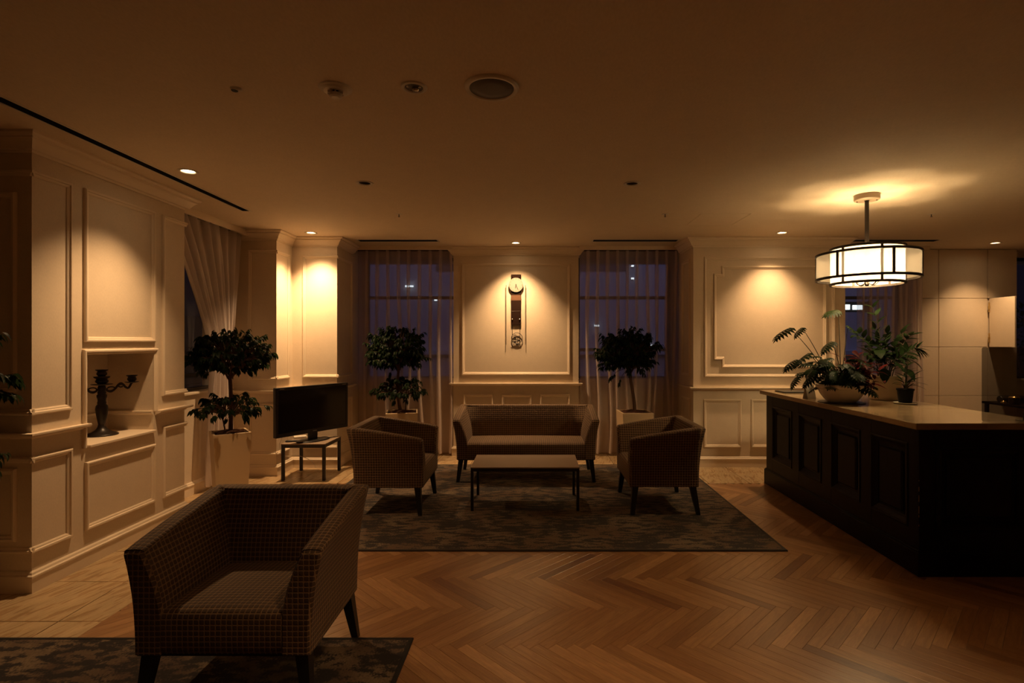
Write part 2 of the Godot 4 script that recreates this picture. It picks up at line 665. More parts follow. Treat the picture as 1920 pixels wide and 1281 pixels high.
func build_ceiling() -> void:
	var cl := setting("ceiling", "plain cream painted ceiling with slots and downlight holes", "ceiling")
	var slab := CSGBox3D.new()
	slab.name = "plaster_slab"
	slab.size = Vector3(15.5, 0.2, 12.0)
	slab.position = Vector3(1.75, CEIL + 0.1, -3.0)
	slab.material = M.ceiling
	cl.add_child(slab)
	for d in DOWNLIGHTS:
		var c := CSGCylinder3D.new()
		c.name = "hole"
		c.operation = CSGShape3D.OPERATION_SUBTRACTION
		c.radius = 0.058
		c.height = 0.16
		c.sides = 28
		c.material = M.ceiling
		c.position = W(d[0], CEIL + 0.03, d[1]) - slab.position
		slab.add_child(c, true)
	for s in SLOTS:
		var c := CSGBox3D.new()
		c.name = "slot"
		c.operation = CSGShape3D.OPERATION_SUBTRACTION
		c.size = Vector3(s[1] - s[0], 0.24, s[3] - s[2])
		c.position = W((s[0] + s[1]) / 2, CEIL + 0.03, (s[2] + s[3]) / 2) - slab.position
		c.material = M.black
		slab.add_child(c, true)
	# shallow joint of the access hatch
	for s in [[1.705, 2.215, 5.417, 5.423], [1.705, 2.215, 5.957, 5.963], [1.705, 1.711, 5.417, 5.963], [2.209, 2.215, 5.417, 5.963]]:
		var c := CSGBox3D.new()
		c.name = "hatch_joint"
		c.operation = CSGShape3D.OPERATION_SUBTRACTION
		c.size = Vector3(s[1] - s[0], 0.04, s[3] - s[2])
		c.position = W((s[0] + s[1]) / 2, CEIL, (s[2] + s[3]) / 2) - slab.position
		c.material = M.ceiling
		slab.add_child(c, true)

# ------------------------------------------------------------------ walls
const CROWN := [[0, -0.112], [0.012, -0.112], [0.016, -0.098], [0.030, -0.094], [0.038, -0.078], [0.052, -0.058], [0.066, -0.044], [0.074, -0.040], [0.076, -0.028], [0.090, -0.024], [0.100, -0.014], [0.100, 0], [0, 0]]
const RAIL := [[0, 0.966], [0.010, 0.966], [0.016, 0.976], [0.034, 0.980], [0.048, 0.986], [0.052, 0.994], [0.052, 1.004], [0, 1.004]]
const BASE := [[0, 0], [0.020, 0], [0.020, 0.092], [0.026, 0.096], [0.026, 0.106], [0.016, 0.112], [0.012, 0.124], [0.004, 0.132], [0, 0.132]]
const FRAME := [[0, 0], [0.038, 0], [0.038, 0.005], [0.030, 0.010], [0.022, 0.011], [0.018, 0.020], [0.008, 0.021], [0.002, 0.016], [0, 0.010]]

func prof(a: Array, dy := 0.0) -> Array:
	var r := []
	for q in a:
		r.append(Vector2(q[0], q[1] + dy))
	return r

func run(called: String, p: Array, a: Array, dy: float, parent: Node) -> void:
	var st := new_st()
	sweep(st, p, Vector3.UP, prof(a, dy))
	obj(called, st, M.trim, parent)

# frame moulding on a wall: pts of [a, h] on the plane through o with normal n
func frame(parent: Node, o: Vector3, n: Vector3, pts: Array, closed := true) -> void:
	var r := Vector3.UP.cross(n)
	var p := []
	for q in pts:
		p.append(o + r * q[0] + Vector3.UP * q[1])
	var st := new_st()
	sweep(st, p, n, prof(FRAME), closed)
	obj("panel_moulding", st, M.trim, parent)

func rect(x0: float, x1: float, y0: float, y1: float) -> Array:
	return [[x0, y0], [x1, y0], [x1, y1], [x0, y1]]

func plain_wall(called: String, label: String, boxes: Array, m: Material = null) -> Node3D:
	var w := setting(called, label, "wall")
	for b in boxes:
		var st := new_st()
		box(st, b[0], b[1], 0.0)
		obj("plaster", st, m if m else M.plaster, w)
	return w

func build_walls() -> void:
	var X := Vector3.RIGHT
	var Z := Vector3.BACK
	# --- big panelled pier on the left with the candelabra niche
	var w := setting("wall_left", "cream panelled wall pier with a lit niche and chair rail", "wall")
	var b := CSGBox3D.new()
	b.name = "plaster"
	b.size = Vector3(1.24, 2.95, 1.47)
	b.position = Vector3(-3.78, 1.42, -4.095)
	b.material = M.plaster
	w.add_child(b)
	var cut := CSGBox3D.new()
	cut.name = "niche_cut"
	cut.operation = CSGShape3D.OPERATION_SUBTRACTION
	cut.size = Vector3(0.78, 0.640, 0.67)
	cut.position = Vector3(-3.15, 1.167, -4.104) - b.position
	cut.material = M.plaster
	b.add_child(cut)
	var st := new_st()
	box(st, W(-3.535, 0.828, 3.772), W(-3.132, 0.8485, 4.436), 0.004)
	obj("niche_ledge", st, M.trim, w)
	var pier := [W(-3.53, 0, 4.83), W(-3.16, 0, 4.83), W(-3.16, 0, 3.36), W(-4.3, 0, 3.36)]
	run("crown_moulding", pier, CROWN, CEIL, w)
	run("baseboard", pier, BASE, 0.0, w)
	run("chair_rail", [W(-3.53, 0, 4.83), W(-3.16, 0, 4.83), W(-3.16, 0, 4.452)], RAIL, 0.0, w)
	run("chair_rail", [W(-3.16, 0, 3.758), W(-3.16, 0, 3.36), W(-4.3, 0, 3.36)], RAIL, 0.0, w)
	var thin := []
	for q in RAIL: thin.append([q[0] * 0.45, q[1]])
	run("niche_rail", [W(-3.165, 0, 4.439), W(-3.54, 0, 4.439), W(-3.54, 0, 3.769)], thin, 0.0, w)
	var o := Vector3(-3.16, 0, 0)
	frame(w, o, X, [[3.34, 1.115], [3.645, 1.115], [3.645, 2.66], [3.34, 2.66]], false)
	frame(w, o, X, [[3.34, 0.245], [3.645, 0.245], [3.645, 0.852], [3.34, 0.852]], false)
	frame(w, o, X, rect(3.744, 4.444, 1.575, 2.66))
	frame(w, o, X, rect(3.753, 4.444, 0.245, 0.728))
	frame(w, o, X, [[4.85, 2.66], [4.534, 2.66], [4.534, 1.115], [4.85, 1.115]], false)
	frame(w, o, X, [[4.85, 0.852], [4.540, 0.852], [4.540, 0.245], [4.85, 0.245]], false)
	st = new_st()   # surround of the niche
	sweep(st, [o + W(0, 1.00, 4.475), o + W(0, 1.523, 4.475), o + W(0, 1.523, 3.734), o + W(0, 0.83, 3.734)], X, prof(FRAME))
	obj("niche_surround", st, M.trim, w)
	var f := W(0, 0, 3.36)
	frame(w, f, Z, [[-3.14, 2.66], [-4.0, 2.66], [-4.0, 1.115], [-3.14, 1.115]], false)
	frame(w, f, Z, [[-3.14, 0.852], [-4.0, 0.852], [-4.0, 0.245], [-3.14, 0.245]], false)
	# inner frame on the shaded face
	frame(w, f, Z, rect(-3.85, -3.25, 1.26, 2.52))
	frame(w, f, Z, rect(-3.85, -3.25, 0.32, 0.78))
	# --- wall further left, running past the camera
	plain_wall("wall_left_near", "plain cream wall beside the sitting area", [[Vector3(-4.5, -0.1, 3.0), W(-4.2, CEIL, 3.4)]])
	# --- window bay on the left
	w = plain_wall("wall_left_bay", "cream wall under and around the bay window", [
		[W(-3.80, -0.05, 4.80), W(-3.53, 1.05, 6.30)], [W(-3.80, 2.76, 4.80), W(-3.53, 2.93, 6.30)],
		[W(-3.80, 1.05, 4.80), W(-3.53, 2.76, 4.95)], [W(-3.80, 1.05, 6.12), W(-3.53, 2.76, 6.30)]])
	run("baseboard", [W(-3.53, 0, 6.27), W(-3.53, 0, 4.83)], BASE, 0.0, w)
	st = new_st()
	box(st, W(-3.72, 1.03, 4.86), W(-3.505, 1.055, 6.24), 0.004)
	obj("window_sill", st, M.trim, w)
	st = new_st()
	box(st, W(-3.36, 2.815, 4.83), W(-3.33, 2.885, 6.27), 0.003)
	obj("pelmet", st, M.trim, w)
	# --- stepped pier in the left back corner
	w = plain_wall("wall_corner", "stepped cream panelled pier in the corner behind the television", [
		[W(-3.80, -0.05, 6.27), W(-3.02, CEIL + 0.02, 6.70)], [W(-3.80, -0.05, 6.68), W(-2.458, CEIL + 0.02, 7.80)]])
	var cp := [W(-2.458, 0, 7.72), W(-2.458, 0, 6.68), W(-3.02, 0, 6.68), W(-3.02, 0, 6.27), W(-3.53, 0, 6.27)]
	var cpc := [W(-2.458, 0, 7.27), W(-2.458, 0, 6.68), W(-3.02, 0, 6.68), W(-3.02, 0, 6.27), W(-3.53, 0, 6.27)]
	run("crown_moulding", cpc, CROWN, CEIL, w)
	run("baseboard", cp, BASE, 0.0, w)
	run("chair_rail", cpc, RAIL, 0.0, w)
	for hh in [[1.13, 2.655], [0.245, 0.85]]:
		frame(w, W(0, 0, 6.27), Z, [[-3.0, hh[1]], [-3.35, hh[1]], [-3.35, hh[0]], [-3.0, hh[0]]], false)
		frame(w, Vector3(-3.02, 0, 0), X, [[6.25, hh[0]], [6.59, hh[0]], [6.59, hh[1]], [6.25, hh[1]]], false)
		frame(w, W(0, 0, 6.68), Z, [[-2.438, hh[1]], [-2.886, hh[1]], [-2.886, hh[0]], [-2.438, hh[0]]], false)
		frame(w, Vector3(-2.458, 0, 0), X, [[6.66, hh[0]], [7.20, hh[0]], [7.20, hh[1]], [6.66, hh[1]]], false)
	# --- pier with the clock
	w = plain_wall("wall_clock_pier", "cream panelled pier between the two curtained windows", [[W(-1.107, -0.05, 7.38), W(0.627, CEIL + 0.02, 7.80)]])
	var cc := [W(0.627, 0, 7.62), W(0.627, 0, 7.38), W(-1.107, 0, 7.38), W(-1.107, 0, 7.62)]
	run("crown_moulding", cc, CROWN, CEIL, w)
	run("baseboard", cc, BASE, 0.0, w)
	run("chair_rail", cc, RAIL, 0.0, w)
	f = W(0, 0, 7.38)
	frame(w, f, Z, rect(-0.989, 0.509, 1.118, 2.655))
	for xx in [[-0.967, -0.557], [-0.439, -0.022], [0.092, 0.509]]:
		frame(w, f, Z, rect(xx[0], xx[1], 0.245, 0.85))
	# --- broad pier on the right
	w = plain_wall("wall_right_pier", "broad cream panelled pier with a notched frame behind the counter", [[W(2.016, -0.05, 6.72), W(3.93, CEIL + 0.02, 7.80)]])
	var rp := [W(3.93, 0, 7.62), W(3.93, 0, 6.72), W(2.016, 0, 6.72), W(2.016, 0, 7.72)]
	var pier_path_right := [W(3.93, 0, 7.62), W(3.93, 0, 6.72), W(2.016, 0, 6.72), W(2.016, 0, 7.27)]
	run("crown_moulding", pier_path_right, CROWN, CEIL, w)
	run("baseboard", rp, BASE, 0.0, w)
	run("chair_rail", pier_path_right, RAIL, 0.0, w)
	f = W(0, 0, 6.72)
	frame(w, f, Z, rect(2.15, 3.80, 1.132, 2.645))
	var k := 0.098
	frame(w, f, Z, [[2.27 + k, 1.250], [3.69 - k, 1.250], [3.69 - k, 1.250 + k], [3.69, 1.250 + k], [3.69, 2.53 - k], [3.69 - k, 2.53 - k], [3.69 - k, 2.53], [2.27 + k, 2.53], [2.27 + k, 2.53 - k], [2.27, 2.53 - k], [2.27, 1.250 + k], [2.27 + k, 1.250 + k]])
	for x in [2.144, 2.739, 3.334]:
		frame(w, f, Z, rect(x, x + 0.475, 0.245, 0.852))
	for hh in [[1.13, 2.645], [0.245, 0.85]]:
		frame(w, Vector3(2.016, 0, 0), -X, rect(-7.20, -6.84, hh[0], hh[1]))
	# --- back wall with the four window openings
	w = plain_wall("wall_back", "cream window wall at the back", [
		[W(-2.6, -0.05, 7.70), W(-0.9, 1.03, 7.95)], [W(-2.6, 2.80, 7.70), W(-0.9, 2.93, 7.95)], [W(-2.6, 1.03, 7.70), W(-2.44, 2.80, 7.95)], [W(-1.12, 1.03, 7.70), W(-0.9, 2.80, 7.95)],
		[W(0.4, -0.05, 7.70), W(2.2, 1.03, 7.95)], [W(0.4, 2.80, 7.70), W(2.2, 2.93, 7.95)], [W(0.4, 1.03, 7.70), W(0.64, 2.80, 7.95)], [W(2.0, 1.03, 7.70), W(2.2, 2.80, 7.95)],
		[W(3.8, -0.05, 7.70), W(5.5, 1.03, 7.95)], [W(3.8, 2.80, 7.70), W(5.5, 2.93, 7.95)], [W(3.8, 1.03, 7.70), W(3.95, 2.80, 7.95)], [W(5.36, 1.03, 7.70), W(5.5, 2.80, 7.95)],
		[W(-0.95, -0.05, 7.78), W(0.45, 2.93, 7.95)], [W(2.1, -0.05, 7.78), W(3.85, 2.93, 7.95)],
		[W(6.6, -0.05, 7.70), W(8.3, 1.03, 7.95)], [W(6.6, 2.80, 7.70), W(8.3, 2.93, 7.95)], [W(5.45, -0.05, 7.78), W(6.84, 2.93, 7.95)]])
	for xx in [[-2.458, -1.107], [0.627, 2.016], [3.93, 5.40]]:
		st = new_st()
		box(st, W(xx[0], 2.832, 7.26), W(xx[1], 2.885, 7.29), 0.003)
		obj("pelmet", st, M.trim, w)
	for xx in [[-2.44, -1.12], [0.64, 2.0], [3.95, 5.36], [6.84, 8.0]]:
		st = new_st()
		box(st, W(xx[0], 1.02, 7.62), W(xx[1], 1.045, 7.76), 0.004)
		obj("window_sill", st, M.trim, w)
	run("baseboard", [W(-1.107, 0, 7.70), W(-2.458, 0, 7.70)], BASE, 0.0, w)
	run("baseboard", [W(2.016, 0, 7.70), W(0.627, 0, 7.70)], BASE, 0.0, w)
	# --- remaining shell
	plain_wall("wall_right", "plain cream wall beyond the counter", [[Vector3(8.0, -0.1, 3.0), W(8.3, CEIL + 0.05, 7.95)]])
	plain_wall("wall_front", "plain cream wall opposite the windows", [[Vector3(-4.5, -0.1, 2.6), Vector3(8.3, CEIL + 0.05, 2.85)]])
	build_cabinet()

# tall white built-in cupboards with flush square doors on the right
func build_cabinet() -> void:
	var c := thing("cupboard_wall", "tall cream built-in cupboards with flush square doors beside the window", "cupboard", W(5.40, 0, 7.5))
	var st := new_st()
	box(st, Vector3(0, -0.0, -0.28), Vector3(1.40, CEIL - 0.002, -0.022), 0.0)
	obj("carcass", st, M.trim, c)
	var xs := [[0.0, 0.297], [0.303, 0.987], [0.993, 1.40]]
	var ys := [[0.0, 0.13], [0.136, 0.814], [0.820, 1.499], [1.505, 2.184], [2.190, 2.872]]
	for i in xs.size():
		for j in ys.size():
			if i == 2 and j == 3:
				continue
			st = new_st()
			box(st, Vector3(xs[i][0] + 0.002, ys[j][0], -0.022), Vector3(xs[i][1], ys[j][1], 0.0), 0.002)
			obj("door", st, M.plaster, c)
	# the open leaf with its hinge
	st = new_st()
	var t := Transform3D(Basis(Vector3.UP, -1.56), Vector3(1.010, 0, 0.012))
	box(st, Vector3(0.0, 1.505, -0.011), Vector3(0.395, 2.184, 0.011), 0.002, t)
	var leaf := obj("door", st, M.plaster, c)
	leaf.set_meta("label", "cupboard door standing open")
	st = new_st()
	for y in [1.63, 2.06]:
		lathe(st, [Vector2(0, y - 0.07), Vector2(0.009, y - 0.066), Vector2(0.009, y - 0.02), Vector2(0.013, y - 0.016), Vector2(0.013, y + 0.016), Vector2(0.009, y + 0.02), Vector2(0.009, y + 0.066), Vector2(0, y + 0.07)], 12, Transform3D(Basis.IDENTITY, Vector3(0.995, 0, 0.018)))
	obj("hinge", st, M.brass, c)

# ------------------------------------------------------------------ windows
func window(called: String, label: String, o: Vector3, n: Vector3, a0: float, a1: float, y0: float, y1: float, bars: Array, m: Material) -> void:
	var w := setting(called, label, "window")
	var r := Vector3.UP.cross(n)
	var t := Transform3D(Basis(r, Vector3.UP, n), o)
	var st := new_st()
	var f := 0.04
	box(st, Vector3(a0, y0, -0.03), Vector3(a0 + f, y1, 0.03), 0.004, t)
	box(st, Vector3(a1 - f, y0, -0.03), Vector3(a1, y1, 0.03), 0.004, t)
	box(st, Vector3(a0 + f, y0, -0.03), Vector3(a1 - f, y0 + f, 0.03), 0.004, t)
	box(st, Vector3(a0 + f, y1 - f, -0.03), Vector3(a1 - f, y1, 0.03), 0.004, t)
	obj("window_frame", st, m, w)
	for b in bars:
		st = new_st()
		if b[0] == "h":
			box(st, Vector3(a0 + f, b[1] - 0.022, -0.025), Vector3(a1 - f, b[1] + 0.022, 0.025), 0.004, t)
		else:
			box(st, Vector3(b[1] - 0.022, y0 + f, -0.024), Vector3(b[1] + 0.022, y1 - f, 0.024), 0.004, t)
		obj("glazing_bar", st, m, w)
	st = new_st()
	box(st, Vector3(a0 + f * 0.8, y0 + f * 0.8, -0.006), Vector3(a1 - f * 0.8, y1 - f * 0.8, -0.0055), 0.0, t)
	st = new_st()
	quad(st, t * Vector3(a0 + f * 0.7, y0 + f * 0.7, -0.004), t * Vector3(a1 - f * 0.7, y0 + f * 0.7, -0.004), t * Vector3(a1 - f * 0.7, y1 - f * 0.7, -0.004), t * Vector3(a0 + f * 0.7, y1 - f * 0.7, -0.004))
	obj("pane", st, M.glass, w)

func build_windows() -> void:
	var Z := Vector3.BACK
	window("window_1", "tall window behind sheer curtain left of the clock", W(0, 0, 7.82), Z, -2.44, -1.12, 1.03, 2.80, [["h", 2.22]], M.frame_grey)
	window("window_2", "tall window behind sheer curtain right of the clock", W(0, 0, 7.82), Z, 0.64, 2.0, 1.03, 2.80, [["h", 2.22], ["h", 1.46]], M.frame_grey)
	window("window_3", "window behind the plants on the counter", W(0, 0, 7.82), Z, 3.95, 5.36, 1.03, 2.80, [["h", 2.22]], M.frame_grey)
	window("window_4", "dark window beyond the cupboards with shrubs outside", W(0, 0, 7.82), Z, 6.84, 8.0, 1.03, 2.80, [], M.frame_black)
	window("window_5", "black framed bay window behind the potted tree", Vector3(-3.66, 0, 0), Vector3.RIGHT, 4.95, 6.12, 1.05, 2.76, [["h", 1.22], ["v", 5.53]], M.frame_black)

# ------------------------------------------------------------------ curtains
func curtain(called: String, label: String, x0: float, x1: float, z: float, folds: float, sd: int, y0 := 0.03, y1 := 2.84, m: Material = null) -> void:
	var t := thing(called, label, "curtain", W((x0 + x1) / 2, 0, z))
	var st := new_st()
	st.set_smooth_group(0)
	var per := 18
	var nx := int(folds) * per
	var ny := 26
	var n := noise(1.0, 1, sd)
	var rows := []
	var w := x1 - x0
	var pitch := w / floorf(folds)
	for j in ny + 1:
		var v := float(j) / ny
		var y := lerpf(y0, y1, v)
		var row := []
		for i in nx + 1:
			var c := i / per
			var f := float(i % per) / per
			# flat cloth, then a narrow standing fold
			var k := 0.75 + 0.5 * absf(n.get_noise_2d(c * 7.7, 30.0)) * 2.0
			var fw := 0.24 * pitch
			var dep := (0.046 + 0.012 * (1.0 - v)) * k
			var x: float
			var z_: float
			if f < 0.5:
				x = f / 0.5 * (pitch - fw)
				z_ = -0.010 * sin(f / 0.5 * PI)
			else:
				var g := (f - 0.5) / 0.5
				x = (pitch - fw) + fw * (0.5 - 0.62 * cos(PI * g)) if g > 0.12 and g < 0.88 else (pitch - fw) + fw * g
				z_ = dep * sin(PI * g)
			var drift := 0.045 * n.get_noise_2d(c * 3.3, v * 0.9 + 5.0) * (1.0 - v) * 2.0
			row.append(Vector3(clampf(-w / 2 + c * pitch + x + drift, -w / 2, w / 2), y, z_ + 0.006 * n.get_noise_2d(i * 0.07, v * 2.0)))
		rows.append(row)
	grid(st, rows)
	obj("cloth", st, m if m else M.sheer, t)
	for c in int(folds):   # the gathered cloth standing out at every pleat
		st = new_st()
		st.set_smooth_group(0)
		var fr := []
		for j in ny + 1:
			var v := float(j) / ny
			var k := 0.75 + 0.5 * absf(n.get_noise_2d(c * 7.7, 30.0)) * 2.0
			var fw := 0.34 * pitch * (0.7 + 0.5 * absf(n.get_noise_2d(c * 5.1, v * 1.3)))
			var dep := (0.052 + 0.012 * (1.0 - v)) * k
			var drift := 0.045 * n.get_noise_2d(c * 3.3, v * 0.9 + 5.0) * (1.0 - v) * 2.0
			var row := []
			for i in 9:
				var g := lerpf(0.16, 0.84, i / 8.0)
				row.append(Vector3(clampf(-w / 2 + c * pitch + pitch * 0.88 - fw * 0.62 * cos(PI * g) + drift, -w / 2, w / 2), lerpf(y0 + 0.004, y1 - 0.004, v), dep * sin(PI * g) + 0.004))
			fr.append(row)
		grid(st, fr)
		obj("pleat", st, M.sheer_fold, t)
	st = new_st()
	box(st, Vector3(-w / 2, y1 - 0.005, -0.012), Vector3(w / 2, y1 + 0.015, 0.012), 0.002)
	obj("curtain_track", st, M.grey_plastic, t)

func build_curtains() -> void:
	curtain("sheer_curtain", "sheer curtain drawn across the window left of the clock", -2.44, -1.12, 7.42, 9, 101)
	curtain("sheer_curtain", "sheer curtain drawn across the window right of the clock", 0.64, 2.0, 7.42, 10, 102)
	curtain("sheer_curtain", "sheer curtain gathered beside the cream cupboards behind the counter plants", 4.50, 5.38, 7.42, 9, 103)
	curtain("sheer_curtain", "curtain edge at the dark window beyond the cupboards", 7.05, 7.9, 7.58, 8, 104, 0.03, 2.80, M.sheer_thick)
	# bay curtain swept back and tied near the corner
	var t := thing("tied_curtain", "pale curtain swept aside and tied back at the bay window", "curtain", W(-3.44, 0, 5.7))
	var st := new_st()
	st.set_smooth_group(0)
	var n := noise(1.0, 2, 77)
	var rows := []
	var ny := 44
	var nx := 150
	for j in ny + 1:
		var v := float(j) / ny
		var y := lerpf(0.05, 2.84, v)
		var row := []
		for i in nx + 1:
			var u := float(i) / nx
			var tie := 1.38
			var za: float
			var zb: float
			if y > tie:
				var f := (y - tie) / (2.84 - tie)
				za = lerpf(5.72, 4.88, pow(f, 1.15))
				zb = lerpf(6.02, 6.22, pow(f, 0.8))
			else:
				var f := (tie - y) / tie
				za = lerpf(5.72, 5.60, sqrt(f))
				zb = lerpf(6.02, 6.10, sqrt(f))
			var zz := lerpf(za, zb, u)
			var ph := u * 8.0 + 0.5 * n.get_noise_2d(u * 6.0, v * 0.6)
			var amp := 0.038 + 0.004 * (1.0 - clampf(absf(y - tie) * 2.0, 0, 1))
			var off := amp * sin(ph * TAU) + 0.012 * n.get_noise_2d(u * 12.0, v * 2.0)
			row.append(Vector3(off, y, 5.7 - zz))
		rows.append(row)
	grid(st, rows)
	obj("cloth", st, M.sheer_thick, t)
	st = new_st()
	box(st, Vector3(-0.012, 2.838, -0.55), Vector3(0.012, 2.858, 0.83), 0.002)
	obj("curtain_track", st, M.grey_plastic, t)
	st = new_st()
	var p := []
	for i in 25:
		var a := TAU * i / 24
		p.append(Vector3(0.062 * cos(a), 1.38 + 0.02 * sin(a), -0.17 + 0.17 * sin(a)))
	tube(st, p, [0.014], 6)
	obj("tie_back", st, M.sheer_thick, t)

# ------------------------------------------------------------------ outside
func build_outside() -> void:
	var g := setting("ground_outside", "dark paving outside the windows", "ground")
	var st := new_st()
	box(st, Vector3(-30, -0.6, -40), Vector3(40, -0.3, -8.2), 0.0)
	box(st, Vector3(-30, -0.6, -8.2), Vector3(-6.1, -0.3, 10), 0.0)
	obj("paving", st, M.night_ground, g)
	var h := thing("neighbour_building", "unlit neighbouring building wall outside the bay window", "building", Vector3(-7.0, -0.3, -6.0))
	st = new_st()
	box(st, Vector3(-4, 0, -6), Vector3(0, 9, 8), 0.0)
	obj("wall", st, M.night_wall, h)
	for k in 4:
		st = new_st()
		box(st, Vector3(-0.05, 1.0, -5.2 + k * 1.9), Vector3(0.03, 2.4, -4.0 + k * 1.9), 0.01)
		obj("window", st, M.void_black, h)
	var dark := thing("garden_hedge_wall", "dark garden wall outside the window beyond the cupboards", "wall", W(9.6, -0.3, 10.6))
	st = new_st()
	box(st, Vector3(-1.6, 0, -0.15), Vector3(4, 6, 0.15), 0.02)
	obj("wall", st, M.night_wall, dark)
	# building across the street, carrying glow boxes added for the window glints
	var fc := thing("street_building", "dim pale building across the street, seen through the sheer curtains", "building", W(0, -0.3, 13.2))
	st = new_st()
	box(st, Vector3(-14, 0, -0.4), Vector3(14, 11, 0), 0.0)
	obj("wall", st, M.facade, fc)
	for y in [1.55, 5.2, 7.4]:
		st = new_st()
		box(st, Vector3(-14, y, 0), Vector3(14, y + 0.12, 0.14), 0.01)
		obj("ledge", st, M.facade, fc)
	for x in 8:
		for y in 3:
			st = new_st()
			box(st, Vector3(-12.6 + x * 3.4, 3.62 + y * 2.2, 0.0), Vector3(-11.3 + x * 3.4, 5.0 + y * 2.2, 0.03), 0.01)
			obj("window", st, M.frame_grey, fc)
	for s in [[-3.05, 2.94, 0.10, "wide white glow box added for a window glint behind the curtain left of the clock"], [-2.4, 2.6, 0.035, "tiny faint glow box added for a window glint behind the curtain left of the clock"], [2.44, 3.44, 0.03, "upper of two stacked tiny glow boxes added for window glints outside the curtain right of the clock"], [2.44, 3.13, 0.035, "lower of two stacked tiny glow boxes added for window glints outside the curtain right of the clock"], [1.56, 1.97, 0.055, "small bright glow box added for a window glint between the clock pier and the single-trunk fig"], [2.86, 1.49, 0.055, "small glow box added for a window glint peeping past the leaves of the single-trunk fig"]]:
		var l := thing("added_glint", s[3], "window glint", W(s[0], s[1], 13.19), 0.0, "glow boxes added for glints in the windows")  # glowing box standing in for a glint on the window pane
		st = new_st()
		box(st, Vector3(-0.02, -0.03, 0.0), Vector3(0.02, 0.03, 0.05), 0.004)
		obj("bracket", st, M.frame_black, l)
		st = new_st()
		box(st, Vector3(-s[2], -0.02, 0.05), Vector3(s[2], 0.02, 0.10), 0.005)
		obj("glint_glow", st, M.street, l)
	var f := thing("lit_shop_sign", "bright white lit sign outside seen through the window behind the counter plants", "sign", W(5.62, -0.3, 9.4))
	st = new_st()
	box(st, Vector3(-0.42, 0, -0.06), Vector3(-0.36, 2.6, 0.0), 0.004)
	box(st, Vector3(0.30, 0, -0.06), Vector3(0.36, 2.6, 0.0), 0.004)
	obj("post", st, M.frame_black, f)
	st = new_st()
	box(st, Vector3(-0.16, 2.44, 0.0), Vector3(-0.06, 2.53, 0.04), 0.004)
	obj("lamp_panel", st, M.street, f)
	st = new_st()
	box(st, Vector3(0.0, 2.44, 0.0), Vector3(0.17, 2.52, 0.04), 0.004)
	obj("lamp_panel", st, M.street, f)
	st = new_st()
	box(st, Vector3(-0.42, 2.40, -0.05), Vector3(0.36, 2.58, -0.002), 0.004)
	obj("backing_board", st, M.frame_black, f)

